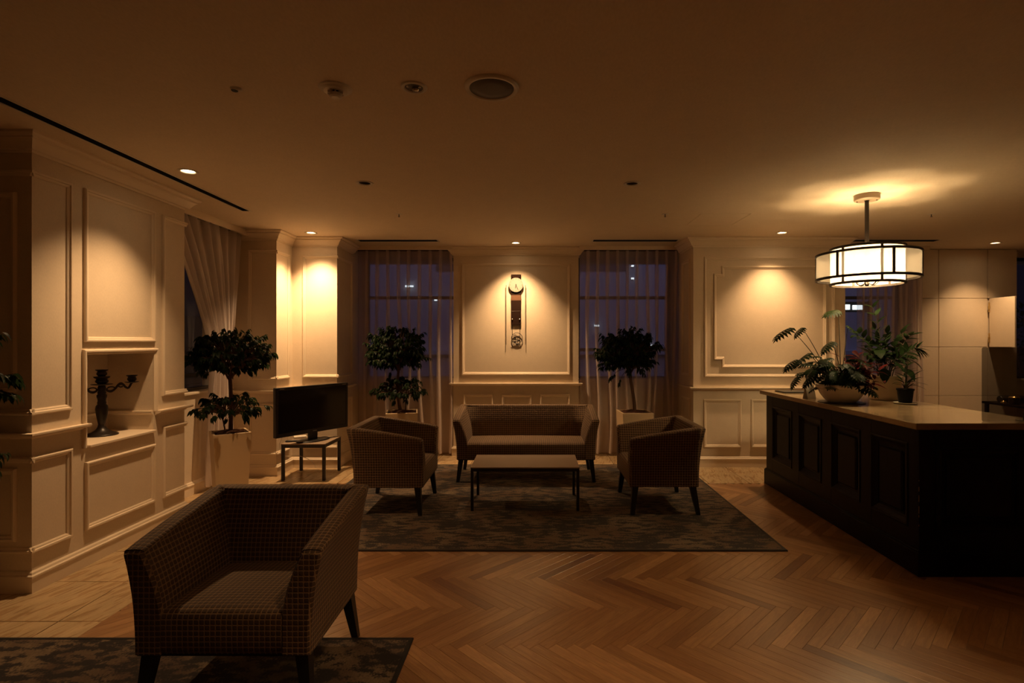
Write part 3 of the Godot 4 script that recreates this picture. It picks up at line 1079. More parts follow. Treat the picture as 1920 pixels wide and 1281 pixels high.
# ------------------------------------------------------------------ ceiling fittings
func build_ceiling_fittings() -> void:
	var where := ["above the panelled niche wall", "above the television corner", "above the wall clock", "above the notched wall frame", "above the cream cupboards", "over the open parquet", "over the left of the sitting area", "over the right of the sitting area"]
	var power := [4.2, 7.5, 5.9, 3.5, 2.5, 3.3, 0.0, 0.0]
	var axis := [Vector3(0.0, -1, 0.16), Vector3(0, -1, 0), Vector3(0, -1, -0.05), Vector3(0, -1, -0.03), Vector3(0, -1, 0), Vector3(0, -1, 0)]
	var cone := [48.5, 49.0, 46.5, 47.5, 48.0, 51.0]
	for i in DOWNLIGHTS.size():
		var d: Array = DOWNLIGHTS[i]
		var on: bool = power[i] > 0.0
		var l := thing("downlight", ("lit" if on else "unlit") + " recessed ceiling downlight " + where[i], "downlight", W(d[0], CEIL, d[1]), 0.0, "recessed downlights")
		var st := new_st()
		st.set_smooth_group(0)
		lathe(st, [Vector2(0.046, 0.002), Vector2(0.050, -0.004), Vector2(0.064, -0.006), Vector2(0.070, -0.003), Vector2(0.071, 0.001)], 32)
		obj("trim_ring", st, M.white_plastic, l)
		st = new_st()
		st.set_smooth_group(0)
		lathe(st, [Vector2(0.048, 0.0), Vector2(0.046, 0.012), Vector2(0.040, 0.05)] if on else [Vector2(0.048, 0.0), Vector2(0.040, 0.09)], 32)
		obj("reflector", st, M.white_plastic if on else M.grey_plastic, l)
		st = new_st()
		lathe(st, [Vector2(0, 0.010), Vector2(0.025, 0.009), Vector2(0.0455, 0.0105), Vector2(0.0455, 0.016), Vector2(0, 0.017)] if on else [Vector2(0, 0.085), Vector2(0.040, 0.086), Vector2(0.040, 0.092), Vector2(0, 0.093)], 32)
		obj("lamp_lens", st, M.lamp_face if on else M.black, l)
		if on:
			var s := SpotLight3D.new()
			s.name = "downlight_beam"
			s.light_color = lin(1.0, 0.612, 0.30)
			s.light_energy = power[i] * 1.0
			s.spot_range = 12.0
			s.spot_angle = cone[i]
			s.spot_attenuation = 2.0
			s.spot_angle_attenuation = 1.0
			s.light_size = 0.04 if i < 5 else 0.10
			s.shadow_enabled = true
			s.position = Vector3(0, -0.012, 0)
			s.basis = Basis.looking_at(axis[i], Vector3.FORWARD)
			l.add_child(s, true)
	# linear air slots: metal rims
	for i in SLOTS.size():
		var s: Array = SLOTS[i]
		var a := thing("air_slot", ["long black air slot along the left side of the ceiling", "short black air slot before the curtain left of the clock", "short black air slot before the curtain right of the clock", "short black air slot above the pendant lamp"][i], "air slot", W((s[0] + s[1]) / 2, CEIL, (s[2] + s[3]) / 2), 0.0, "ceiling air slots")
		var hx: float = (s[1] - s[0]) / 2
		var hz: float = (s[3] - s[2]) / 2
		var st := new_st()
		sweep(st, [Vector3(-hx, 0, hz), Vector3(-hx, 0, -hz), Vector3(hx, 0, -hz), Vector3(hx, 0, hz)], Vector3.DOWN, [Vector2(-0.020, 0), Vector2(0.002, 0), Vector2(0.002, 0.002), Vector2(-0.018, 0.002)], true)
		obj("rim", st, M.white_plastic, a)
	# smoke detector
	var sd := thing("smoke_detector", "round white smoke detector between small ceiling sensors", "smoke detector", W(-1.015, CEIL, 2.737))
	var st := new_st()
	lathe(st, [Vector2(0, -0.050), Vector2(0.020, -0.050), Vector2(0.032, -0.044), Vector2(0.034, -0.030)], 32)
	obj("cap", st, M.white_plastic, sd)
	st = new_st()
	for k in 10:
		var a := TAU * k / 10
		box(st, Vector3(0.028, -0.031, -0.003), Vector3(0.040, -0.018, 0.003), 0.0, Transform3D(Basis(Vector3.UP, a), Vector3.ZERO))
	obj("fin", st, M.white_plastic, sd)
	st = new_st()
	lathe(st, [Vector2(0, -0.030), Vector2(0.028, -0.030), Vector2(0.028, -0.018)], 24)
	obj("sensing_chamber", st, M.black, sd)
	st = new_st()
	lathe(st, [Vector2(0.0, -0.019), Vector2(0.040, -0.020), Vector2(0.058, -0.018), Vector2(0.070, -0.010), Vector2(0.080, -0.006), Vector2(0.084, 0.0)], 36)
	obj("base", st, M.white_plastic, sd)
	# recessed sprinkler / emergency lamp
	var em := thing("emergency_lamp", "small chrome recessed emergency lamp between smoke detector and speaker", "emergency lamp", W(-0.61, CEIL, 2.725))
	st = new_st()
	lathe(st, [Vector2(0.045, -0.002), Vector2(0.050, -0.008), Vector2(0.064, -0.006), Vector2(0.068, 0.0)], 32)
	obj("trim_ring", st, M.white_plastic, em)
	st = new_st()
	lathe(st, [Vector2(0, -0.002), Vector2(0.046, -0.003), Vector2(0.046, 0.0)], 32)
	obj("reflector", st, M.grey_plastic, em)
	st = new_st()
	lathe(st, [Vector2(0, -0.022), Vector2(0.012, -0.021), Vector2(0.017, -0.014), Vector2(0.017, -0.002)], 20, Transform3D(Basis.IDENTITY, Vector3(0.008, 0, 0)))
	obj("bulb", st, M.chrome, em)
	for k in 3:
		var a := TAU * k / 3 + 0.4
		st = new_st()
		lathe(st, [Vector2(0, -0.010), Vector2(0.007, -0.008), Vector2(0.008, -0.002)], 12, Transform3D(Basis.IDENTITY, Vector3(0.034 * cos(a), 0, 0.034 * sin(a))))
		obj("screw", st, M.chrome, em)
	# small sensor at the left
	var se := thing("ceiling_sensor", "tiny dark ceiling sensor with a pale dot near the air slot", "sensor", W(-1.528, CEIL, 2.743))
	st = new_st()
	lathe(st, [Vector2(0, -0.010), Vector2(0.020, -0.010), Vector2(0.026, -0.004), Vector2(0.030, 0.0)], 24)
	obj("body", st, M.white_plastic, se)
	st = new_st()
	lathe(st, [Vector2(0, -0.013), Vector2(0.015, -0.012), Vector2(0.017, -0.009)], 20, Transform3D(Basis.IDENTITY, Vector3(-0.008, 0, 0)))
	obj("lens", st, M.black, se)
	st = new_st()
	lathe(st, [Vector2(0, -0.014), Vector2(0.008, -0.012), Vector2(0.010, -0.004)], 14, Transform3D(Basis.IDENTITY, Vector3(0.022, 0, 0.006)))
	obj("knob", st, M.white_plastic, se)
	# loudspeaker
	var sp := thing("ceiling_speaker", "round ceiling loudspeaker with a dark grille", "loudspeaker", W(-0.2126, CEIL, 2.725))
	st = new_st()
	st.set_smooth_group(0)
	lathe(st, [Vector2(0.112, -0.008), Vector2(0.118, -0.014), Vector2(0.132, -0.013), Vector2(0.139, -0.004), Vector2(0.140, 0.0)], 48)
	obj("rim", st, M.white_plastic, sp)
	st = new_st()
	st.set_smooth_group(0)
	lathe(st, [Vector2(0, -0.013), Vector2(0.06, -0.012), Vector2(0.113, -0.009), Vector2(0.113, 0.0)], 48)
	obj("grille", st, M.grey_plastic, sp)
	# sprinklers
	for s in [[-1.37, 5.44, "left of the coffee table"], [1.344, 5.44, "above the right armchair"], [4.06, 5.44, "beside the pendant lamp"]]:
		var k := thing("fire_sprinkler", "tiny ceiling sprinkler head " + s[2], "sprinkler", W(s[0], CEIL, s[1]), 0.0, "ceiling sprinklers")
		st = new_st()
		lathe(st, [Vector2(0, -0.004), Vector2(0.026, -0.004), Vector2(0.034, -0.001), Vector2(0.035, 0.0)], 20)
		obj("escutcheon", st, M.white_plastic, k)
		st = new_st()
		lathe(st, [Vector2(0, -0.030), Vector2(0.010, -0.029), Vector2(0.010, -0.026), Vector2(0.004, -0.024), Vector2(0.005, -0.004)], 12)
		obj("head", st, M.grey_plastic, k)

# ------------------------------------------------------------------ rugs
func rug(called: String, label: String, x0: float, x1: float, z0: float, z1: float, m: Material, hem: Material) -> void:
	var r := thing(called, label, "rug", W((x0 + x1) / 2, 0, (z0 + z1) / 2))
	var hx := (x1 - x0) / 2
	var hz := (z1 - z0) / 2
	var st := new_st()
	var c := [Vector3(-hx, 0.010, hz), Vector3(hx, 0.010, hz), Vector3(hx, 0.010, -hz), Vector3(-hx, 0.010, -hz)]
	quad(st, c[0], c[1], c[2], c[3], Vector2(0, 1), Vector2(1, 1), Vector2(1, 0), Vector2(0, 0))
	for k in 4:
		var k2 := (k + 1) % 4
		quad(st, Vector3(c[k].x, 0.0005, c[k].z), Vector3(c[k2].x, 0.0005, c[k2].z), c[k2], c[k])
	obj("pile", st, m, r)
	st = new_st()
	sweep(st, [Vector3(-hx, 0, hz), Vector3(hx, 0, hz), Vector3(hx, 0, -hz), Vector3(-hx, 0, -hz)], Vector3.UP, [Vector2(-0.010, 0.0005), Vector2(0.012, 0.0005), Vector2(0.012, 0.0108), Vector2(0.004, 0.013), Vector2(-0.006, 0.0115), Vector2(-0.010, 0.007)], true)
	obj("hem", st, hem, r)

func build_rugs() -> void:
	rug("rug", "large grey-brown distressed rug under the sofa and coffee table", -2.06, 1.905, 4.02, 6.80, M.rug_grey, M.rug_hem)
	rug("rug", "dark brown distressed rug under the large front armchair", -2.83, -0.645, 0.6, 2.82, M.rug_dark, M.rug_hem_dark)

# ------------------------------------------------------------------ seating
func leg(st: SurfaceTool, a: Vector3, b: Vector3, ra: float, rb: float) -> void:
	var p := []
	for s in [[-1, 1], [1, 1], [1, -1], [-1, -1]]:
		p.append([b + Vector3(s[0] * rb, 0, s[1] * rb), a + Vector3(s[0] * ra, 0, s[1] * ra)])
	for k in 4:
		var k2 := (k + 1) % 4
		quad(st, p[k][0], p[k2][0], p[k2][1], p[k][1])
	quad(st, p[0][1], p[1][1], p[2][1], p[3][1])
	quad(st, p[3][0], p[2][0], p[1][0], p[0][0])

func seat_thing(called: String, label: String, category: String, at: Vector3, turn: float, hw: float, group := "") -> void:
	var c := thing(called, label, category, at, turn, group)
	var zf := 0.315
	var zb := -0.315
	var yb := 0.262
	# plan stations of the U-shaped shell: position, outward normal, height
	var stn := []
	var top := func(z: float) -> float:
		var f := clampf((zf - z) / (zf - zb), 0.0, 1.0)
		return 0.700 + 0.105 * pow(f, 0.85)
	for k in 9:
		var z := lerpf(zf - 0.012, zb + 0.03, k / 8.0)
		stn.append([Vector2(-hw, z), Vector2(-1, 0), top.call(z)])
	stn.append([Vector2(-hw + 0.006, zb + 0.006), Vector2(-1, -1), 0.805])
	for k in 9:
		stn.append([Vector2(lerpf(-hw + 0.03, hw - 0.03, k / 8.0), zb), Vector2(0, -1), 0.805])
	stn.append([Vector2(hw - 0.006, zb + 0.006), Vector2(1, -1), 0.805])
	for k in 9:
		var z := lerpf(zb + 0.03, zf - 0.012, k / 8.0)
		stn.append([Vector2(hw, z), Vector2(1, 0), top.call(z)])
	var section := func(H: float, shrink: float) -> Array:
		var r := []
		for k in 9:
			var t := k / 8.0
			r.append(Vector2(0.048 * pow(t, 2.3) - shrink, lerpf(yb + shrink * 0.5, H - 0.016, t)))
		r.append(Vector2(0.045 - shrink, H - 0.005 - shrink))
		r.append(Vector2(0.034 - shrink, H - shrink))
		r.append(Vector2(0.0, H + 0.002 - shrink))
		r.append(Vector2(-0.026 + shrink, H - shrink))
		r.append(Vector2(-0.038 + shrink, H - 0.006 - shrink))
		for k in 9:
			var t := 1.0 - k / 8.0
			r.append(Vector2(-0.122 + 0.081 * pow(t, 1.7) + shrink, lerpf(0.40, H - 0.020, t)))
		r.append(Vector2(-0.122 + shrink, yb + shrink * 0.5))
		return r
	var st := new_st()
	st.set_smooth_group(0)
	var rows := []
	var uvs := []
	var run_ := 0.0
	for i in stn.size():
		if i > 0:
			run_ += stn[i][0].distance_to(stn[i - 1][0])
		var s: Array = section.call(stn[i][2], 0.0)
		var row := []
		var uv := []
		var len_ := 0.0
		for k in s.size():
			if k > 0: len_ += s[k].distance_to(s[k - 1])
			var p: Vector2 = stn[i][0] + stn[i][1] * s[k].x
			row.append(Vector3(p.x, s[k].y, p.y))
			uv.append(Vector2(run_, s[k].y if k < 9 else (len_ - 0.0 + yb if k < 15 else 2.0 - s[k].y)))
		rows.append(row)
		uvs.append(uv)
	for band: Array in [[0, 9], [9, 14], [14, rows[0].size() - 1]]:
		var rr := []
		var uu := []
		for i in rows.size():
			var rw := []
			var uw := []
			var arc := 0.0
			for k in range(band[0], band[1] + 1):
				if k > band[0]: arc += rows[i][k].distance_to(rows[i][k - 1])
				rw.append(rows[i][k])
				var vv: float = rows[i][k].y if band[0] == 0 else (arc if band[0] == 9 else 1.9 - rows[i][k].y)
				uw.append(Vector2(uvs[i][k].x, vv))
			rr.append(rw)
			uu.append(uw)
		grid(st, rr, uu)
	# rounded arm fronts
	for e in 2:
		var sgn := -1.0 if e == 0 else 1.0
		var s0: Array = section.call(top.call(zf), 0.0)
		var s1: Array = section.call(top.call(zf), 0.010)
		var r0 := []
		var r1 := []
		var q0 := []
		var q1 := []
		for k in s0.size():
			r0.append(Vector3(sgn * (hw + s0[k].x), s0[k].y, zf - 0.012))
			r1.append(Vector3(sgn * (hw + s1[k].x), s1[k].y, zf + 0.002))
			q0.append(Vector2(sgn * s0[k].x, s0[k].y))
			q1.append(Vector2(sgn * s1[k].x, s1[k].y))
		st.set_smooth_group(1)
		if e == 0:
			grid(st, [r1, r0], [q1, q0])
		else:
			grid(st, [r0, r1], [q0, q1])
		st.set_smooth_group(-1)
		var cnt := r1.size()
		for k in cnt / 2 - 1:
			var a: Vector3 = r1[k]
			var b: Vector3 = r1[k + 1]
			var cc: Vector3 = r1[cnt - 2 - k]
			var d: Vector3 = r1[cnt - 1 - k]
			if e == 0:
				quad(st, a, d, cc, b, q1[k], q1[cnt - 1 - k], q1[cnt - 2 - k], q1[k + 1])
			else:
				quad(st, a, b, cc, d, q1[k], q1[k + 1], q1[cnt - 2 - k], q1[cnt - 1 - k])
	obj("back_and_arms", st, M.fabric, c)
	# seat block
	st = new_st()
	st.set_smooth_group(2)
	var pz := [[-0.22, 0.440], [-0.10, 0.447], [0.05, 0.452], [0.18, 0.452], [0.27, 0.449], [0.296, 0.444], [0.311, 0.432], [0.317, 0.415], [0.318, 0.34], [0.316, 0.28], [0.306, 0.262]]
	rows = []
	uvs = []
	var sw := hw - 0.115
	var run2 := 0.0
	for k in pz.size():
		if k > 0: run2 += Vector2(pz[k][0], pz[k][1]).distance_to(Vector2(pz[k - 1][0], pz[k - 1][1]))
		var row := []
		var uv := []
		for i in 13:
			var u := lerpf(-1.0, 1.0, i / 12.0)
			var crown := 0.006 * (1.0 - u * u) if k < 5 else 0.0
			row.append(Vector3(u * sw, pz[k][1] + crown, pz[k][0]))
			uv.append(Vector2(u * sw, run2))
		rows.append(row)
		uvs.append(uv)
	rows.reverse()
	uvs.reverse()
	grid(st, rows, uvs)
	obj("seat", st, M.fabric, c)
	st = new_st()
	box(st, Vector3(-hw + 0.01, yb - 0.004, zb + 0.01), Vector3(hw - 0.01, yb + 0.02, zf - 0.006), 0.002)
	obj("underside", st, M.black, c)
	for s in [[-1, 1], [1, 1], [1, -1], [-1, -1]]:
		st = new_st()
		var x: float = s[0]
		var z: float = s[1]
		leg(st, Vector3(x * (hw - 0.045), yb, z * 0.262), Vector3(x * (hw - 0.012), 0.0105 if z > 0 or hw > 0.5 or at.z < -4.0 else 0.0005, z * 0.29 if z > 0 else -0.305), 0.028, 0.017)
		obj("leg", st, M.black_leg, c)

func build_seating() -> void:
	seat_thing("armchair", "large waffle-patterned brown velvet armchair on the dark rug", "armchair", W(-1.3065, 0, 2.548), 0.0, 0.369, "brown velvet tub armchairs")
	seat_thing("armchair", "brown velvet armchair beside the television table, facing the coffee table", "armchair", W(-1.31, 0, 5.17), PI / 2, 0.372, "brown velvet tub armchairs")
	seat_thing("armchair", "brown velvet armchair between coffee table and counter, facing the television", "armchair", W(1.19, 0, 5.20), -PI / 2, 0.372, "brown velvet tub armchairs")
	seat_thing("sofa", "brown waffle velvet two-seat sofa below the clock", "sofa", W(-0.082, 0, 6.245), 0.0, 0.772)

# ------------------------------------------------------------------ tables and television
func metal_table(called: String, label: String, at: Vector3, hx: float, hz: float, h: float, lw: float, ground: float) -> void:
	var t := thing(called, label, "table", at)
	var st := new_st()
	box(st, Vector3(-hx, h - 0.012, -hz), Vector3(hx, h, hz), 0.002)
	obj("table_top", st, M.table_top, t)
	st = new_st()
	var y0 := h - 0.012 - lw
	var y1 := h - 0.0125
	box(st, Vector3(-hx + lw, y0, hz - lw), Vector3(hx - lw, y1, hz - 0.002), 0.002)
	box(st, Vector3(-hx + lw, y0, -hz + 0.002), Vector3(hx - lw, y1, -hz + lw), 0.002)
	box(st, Vector3(-hx + 0.002, y0, -hz + lw), Vector3(-hx + lw, y1, hz - lw), 0.002)
	box(st, Vector3(hx - lw, y0, -hz + lw), Vector3(hx - 0.002, y1, hz - lw), 0.002)
	obj("apron_frame", st, M.black_metal, t)
	for s in [[-1, 1], [1, 1], [1, -1], [-1, -1]]:
		st = new_st()
		var a := Vector3(s[0] * (hx - 0.002), ground, s[1] * (hz - 0.002))
		var b := Vector3(s[0] * (hx - lw), y1, s[1] * (hz - lw))
		box(st, a, b, 0.002)
		obj("leg", st, M.black_metal, t)

func build_tables_and_tv() -> void:
	metal_table("coffee_table", "low coffee table with pale top and black metal legs on the rug", W(-0.077, 0, 5.205), 0.505, 0.275, 0.416, 0.028, 0.0105)
	metal_table("side_table", "small square black-legged table under the television", W(-2.61, 0, 6.295), 0.25, 0.255, 0.42, 0.034, 0.0005)
	var tv := thing("television", "flat black television turned towards the sofa on a small table", "television", W(-2.583, 0.42, 6.262), 0.0)
	var right := (W(-2.331, 0, 6.66) - W(-2.834, 0, 5.82)).normalized()
	var n := right.cross(Vector3.UP).normalized()
	tv.transform.basis = Basis(right, Vector3.UP, n)
	var hw := 0.485
	var st := new_st()
	box(st, Vector3(-hw, 0.095, -0.035), Vector3(hw, 0.648, 0.012), 0.004)
	obj("casing", st, M.black_metal, tv)
	st = new_st()
	box(st, Vector3(-hw + 0.03, 0.14, 0.0115), Vector3(hw - 0.03, 0.615, 0.0135), 0.0005)
	obj("screen", st, M.screen, tv)
	st = new_st()
	box(st, Vector3(-hw, 0.095, 0.012), Vector3(hw, 0.140, 0.018), 0.003)
	box(st, Vector3(-hw, 0.615, 0.012), Vector3(hw, 0.648, 0.018), 0.003)
	box(st, Vector3(-hw, 0.140, 0.012), Vector3(-hw + 0.03, 0.615, 0.018), 0.003)
	box(st, Vector3(hw - 0.03, 0.140, 0.012), Vector3(hw, 0.615, 0.018), 0.003)
	obj("bezel", st, M.black_metal, tv)
	for q in [[-0.44, -0.385, 0.626], [0.40, 0.46, 0.626], [-0.02, 0.035, 0.112]]:
		st = new_st()
		box(st, Vector3(q[0], q[2], 0.018), Vector3(q[1], q[2] + 0.009, 0.0186), 0.0)
		obj("maker_mark", st, M.logo, tv)
	st = new_st()
	box(st, Vector3(-0.06, 0.02, -0.03), Vector3(0.06, 0.12, 0.004), 0.006)
	obj("neck", st, M.black_metal, tv)
	st = new_st()
	var sh := Transform3D(Basis.from_scale(Vector3(1.0, 1.0, 0.62)), Vector3(0.0, 0, 0.0))
	lathe(st, [Vector2(0, 0.0005), Vector2(0.205, 0.0005), Vector2(0.21, 0.008), Vector2(0.20, 0.016), Vector2(0.05, 0.022), Vector2(0, 0.022)], 36, sh)
	obj("stand_base", st, M.black_metal, tv)
	var rc := thing("remote_control", "black remote control lying before the television stand", "remote control", W(-2.775, 0.4205, 6.17), 0.25)
	st = new_st()
	box(st, Vector3(-0.085, 0, -0.022), Vector3(0.085, 0.018, 0.022), 0.005)
	obj("body", st, M.black_metal, rc)
	st = new_st()
	for i in 6:
		for j in 3:
			box(st, Vector3(-0.07 + i * 0.022, 0.018, -0.014 + j * 0.011), Vector3(-0.058 + i * 0.022, 0.0195, -0.008 + j * 0.011), 0.0)
	obj("buttons", st, M.logo, rc)
	rc = thing("media_box", "small pale box behind the television on the side table", "box", W(-2.80, 0.4205, 6.40), 0.5)
	st = new_st()
	box(st, Vector3(-0.07, 0, -0.05), Vector3(0.07, 0.028, 0.05), 0.004)
	obj("case", st, M.white_plastic, rc)
	rc = thing("television_cable", "thin pale cable drooping behind the television", "cable", W(-2.93, 0.4, 6.24))
	st = new_st()
	var p := []
	var raw := [Vector3(0.13, 0.20, 0.10), Vector3(0.02, 0.10, 0.03), Vector3(-0.035, -0.02, 0.012), Vector3(-0.02, -0.12, 0.008), Vector3(0.03, -0.17, -0.02), Vector3(0.09, -0.19, -0.18), Vector3(0.20, -0.30, -0.35), Vector3(0.24, -0.396, -0.38)]
	var cv := Curve3D.new()
	for i in raw.size():
		var tan_: Vector3 = (raw[mini(i + 1, raw.size() - 1)] - raw[maxi(i - 1, 0)]) * 0.17
		cv.add_point(raw[i], -tan_, tan_)
	for i in 41:
		p.append(cv.sample_baked(cv.get_baked_length() * i / 40.0))
	tube(st, p, [0.0028], 6)
	obj("cord", st, M.white_plastic, rc)

# ------------------------------------------------------------------ counter
func build_counter() -> void:
	var c := thing("reception_counter", "long dark wooden panelled reception counter with polished beige stone top", "counter", W(3.02, 0, 4.77))
	var ox := 3.02
	var oz := 4.77
	var P := func(x: float, y: float, d: float) -> Vector3: return Vector3(x - ox, y, oz - d)
	var st := new_st()
	box(st, P.call(2.622, 0.0, 3.617), P.call(3.425, 0.99, 5.923), 0.002)
	obj("carcass", st, M.dark_wood, c)
	st = new_st()
	box(st, P.call(2.580, 0.0, 3.575), P.call(3.467, 0.160, 5.965), 0.004)
	box(st, P.call(2.588, 0.158, 3.583), P.call(3.459, 0.172, 5.957), 0.004)
	obj("plinth", st, M.dark_wood, c)
	# left face stiles and rails
	var zs := [[3.70, 4.10], [4.24, 4.65], [4.81, 5.22], [5.36, 5.79]]
	var edges := [3.597, 3.70, 4.10, 4.24, 4.65, 4.81, 5.22, 5.36, 5.79, 5.943]
	st = new_st()
	for k in 5:
		box(st, P.call(2.597, 0.16, edges[k * 2]), P.call(2.630, 0.99, edges[k * 2 + 1]), 0.002)
	box(st, P.call(2.598, 0.16, 3.60), P.call(2.630, 0.302, 5.94), 0.002)
	box(st, P.call(2.598, 0.876, 3.60), P.call(2.630, 0.99, 5.94), 0.002)
	obj("stile_and_rail", st, M.dark_wood, c)
	var PM := [Vector2(0, 0), Vector2(0.055, 0), Vector2(0.055, 0.004), Vector2(0.040, 0.010), Vector2(0.022, 0.022), Vector2(0.014, 0.030), Vector2(0.004, 0.032), Vector2(-0.004, 0.029), Vector2(-0.004, 0.026), Vector2(0, 0.026)]
	for q in zs:
		st = new_st()
		sweep(st, [P.call(2.622, 0.302, q[0]), P.call(2.622, 0.876, q[0]), P.call(2.622, 0.876, q[1]), P.call(2.622, 0.302, q[1])], Vector3.LEFT, PM, true)
		obj("panel_moulding", st, M.dark_wood, c)
		st = new_st()
		box(st, P.call(2.606, 0.375, q[0] + 0.075), P.call(2.63, 0.803, q[1] - 0.075), 0.012)
		obj("raised_panel", st, M.dark_wood, c)
	# near end
	st = new_st()
	box(st, P.call(2.597, 0.16, 3.592), P.call(2.715, 0.99, 3.625), 0.002)
	box(st, P.call(3.325, 0.16, 3.592), P.call(3.45, 0.99, 3.625), 0.002)
	box(st, P.call(2.715, 0.16, 3.592), P.call(3.325, 0.302, 3.625), 0.002)
	box(st, P.call(2.715, 0.876, 3.592), P.call(3.325, 0.99, 3.625), 0.002)
	obj("end_stile_and_rail", st, M.dark_wood, c)
	st = new_st()
	sweep(st, [P.call(2.715, 0.302, 3.617), P.call(3.325, 0.302, 3.617), P.call(3.325, 0.876, 3.617), P.call(2.715, 0.876, 3.617)], Vector3.BACK, PM, true)
	obj("panel_moulding", st, M.dark_wood, c)
	st = new_st()
	box(st, P.call(2.80, 0.385, 3.601), P.call(3.24, 0.793, 3.625), 0.012)
	obj("raised_panel", st, M.dark_wood, c)
	# chipped edge at the near corner
	for q in [[0.57, 0.60], [0.50, 0.545], [0.42, 0.47], [0.395, 0.41], [0.335, 0.345], [0.64, 0.645]]:
		st = new_st()
		box(st, P.call(2.5955, q[0], 3.5905), P.call(2.5985, q[1], 3.5935), 0.0005)
		obj("worn_chip", st, M.worn, c)
	# far end face
	st = new_st()
	box(st, P.call(2.60, 0.16, 5.915), P.call(3.45, 0.99, 5.945), 0.002)
	obj("end_panel", st, M.dark_wood, c)
	st = new_st()
	box(st, Vector3(-0.475, 0.992, -1.23), Vector3(0.475, 1.035, 1.225), 0.004)
	obj("stone_top", st, M.stone_top, c)
	# smoky screen on the counter
	var t := thing("acrylic_screen", "tinted see-through acrylic screen standing at the counter's end", "screen", W(3.265, 1.0352, 3.64))
	st = new_st()
	var pts := []
	var r := 0.012
	for s in [[-1, 0, PI], [1, 0, -PI / 2], [1, 1, 0], [-1, 1, PI / 2]]:
		for k in 5:
			var a: float = s[2] + (PI / 2) * k / 4.0
			pts.append(Vector2(s[0] * (0.205 - r) + r * cos(a), (r if s[1] == 0 else 0.505 - r) + r * sin(a)))
	var cn := Vector2(0, 0.25)
	for k in pts.size():
		var a: Vector2 = pts[k]
		var b: Vector2 = pts[(k + 1) % pts.size()]
		tri(st, Vector3(cn.x, cn.y, 0.0), Vector3(a.x, a.y, 0.0), Vector3(b.x, b.y, 0.0))
	obj("pane", st, M.smoke_acrylic, t)
	st = new_st()
	box(st, Vector3(0.08, 0.0, -0.06), Vector3(0.10, 0.004, 0.06), 0.001)
	box(st, Vector3(0.08, 0.0, -0.004), Vector3(0.10, 0.06, -0.001), 0.0005)
	obj("foot", st, M.grey_plastic, t)
	t = thing("menu_folder", "thin dark folder lying at the far end of the counter", "folder", W(2.80, 1.0352, 5.72), 0.05)
	st = new_st()
	box(st, Vector3(-0.16, 0, -0.11), Vector3(0.16, 0.014, 0.11), 0.003)
	obj("cover", st, M.black_metal, t)
	t = thing("folded_card", "white folded card standing behind the bowl of plants", "card", W(2.64, 1.0352, 5.10), 0.3)
	st = new_st()
	quad(st, Vector3(-0.05, 0, 0.03), Vector3(0.05, 0, 0.03), Vector3(0.05, 0.13, 0), Vector3(-0.05, 0.13, 0))
	quad(st, Vector3(0.05, 0, -0.03), Vector3(-0.05, 0, -0.03), Vector3(-0.05, 0.13, -0.002), Vector3(0.05, 0.13, -0.002))
	obj("paper", st, M.white_plastic, t)

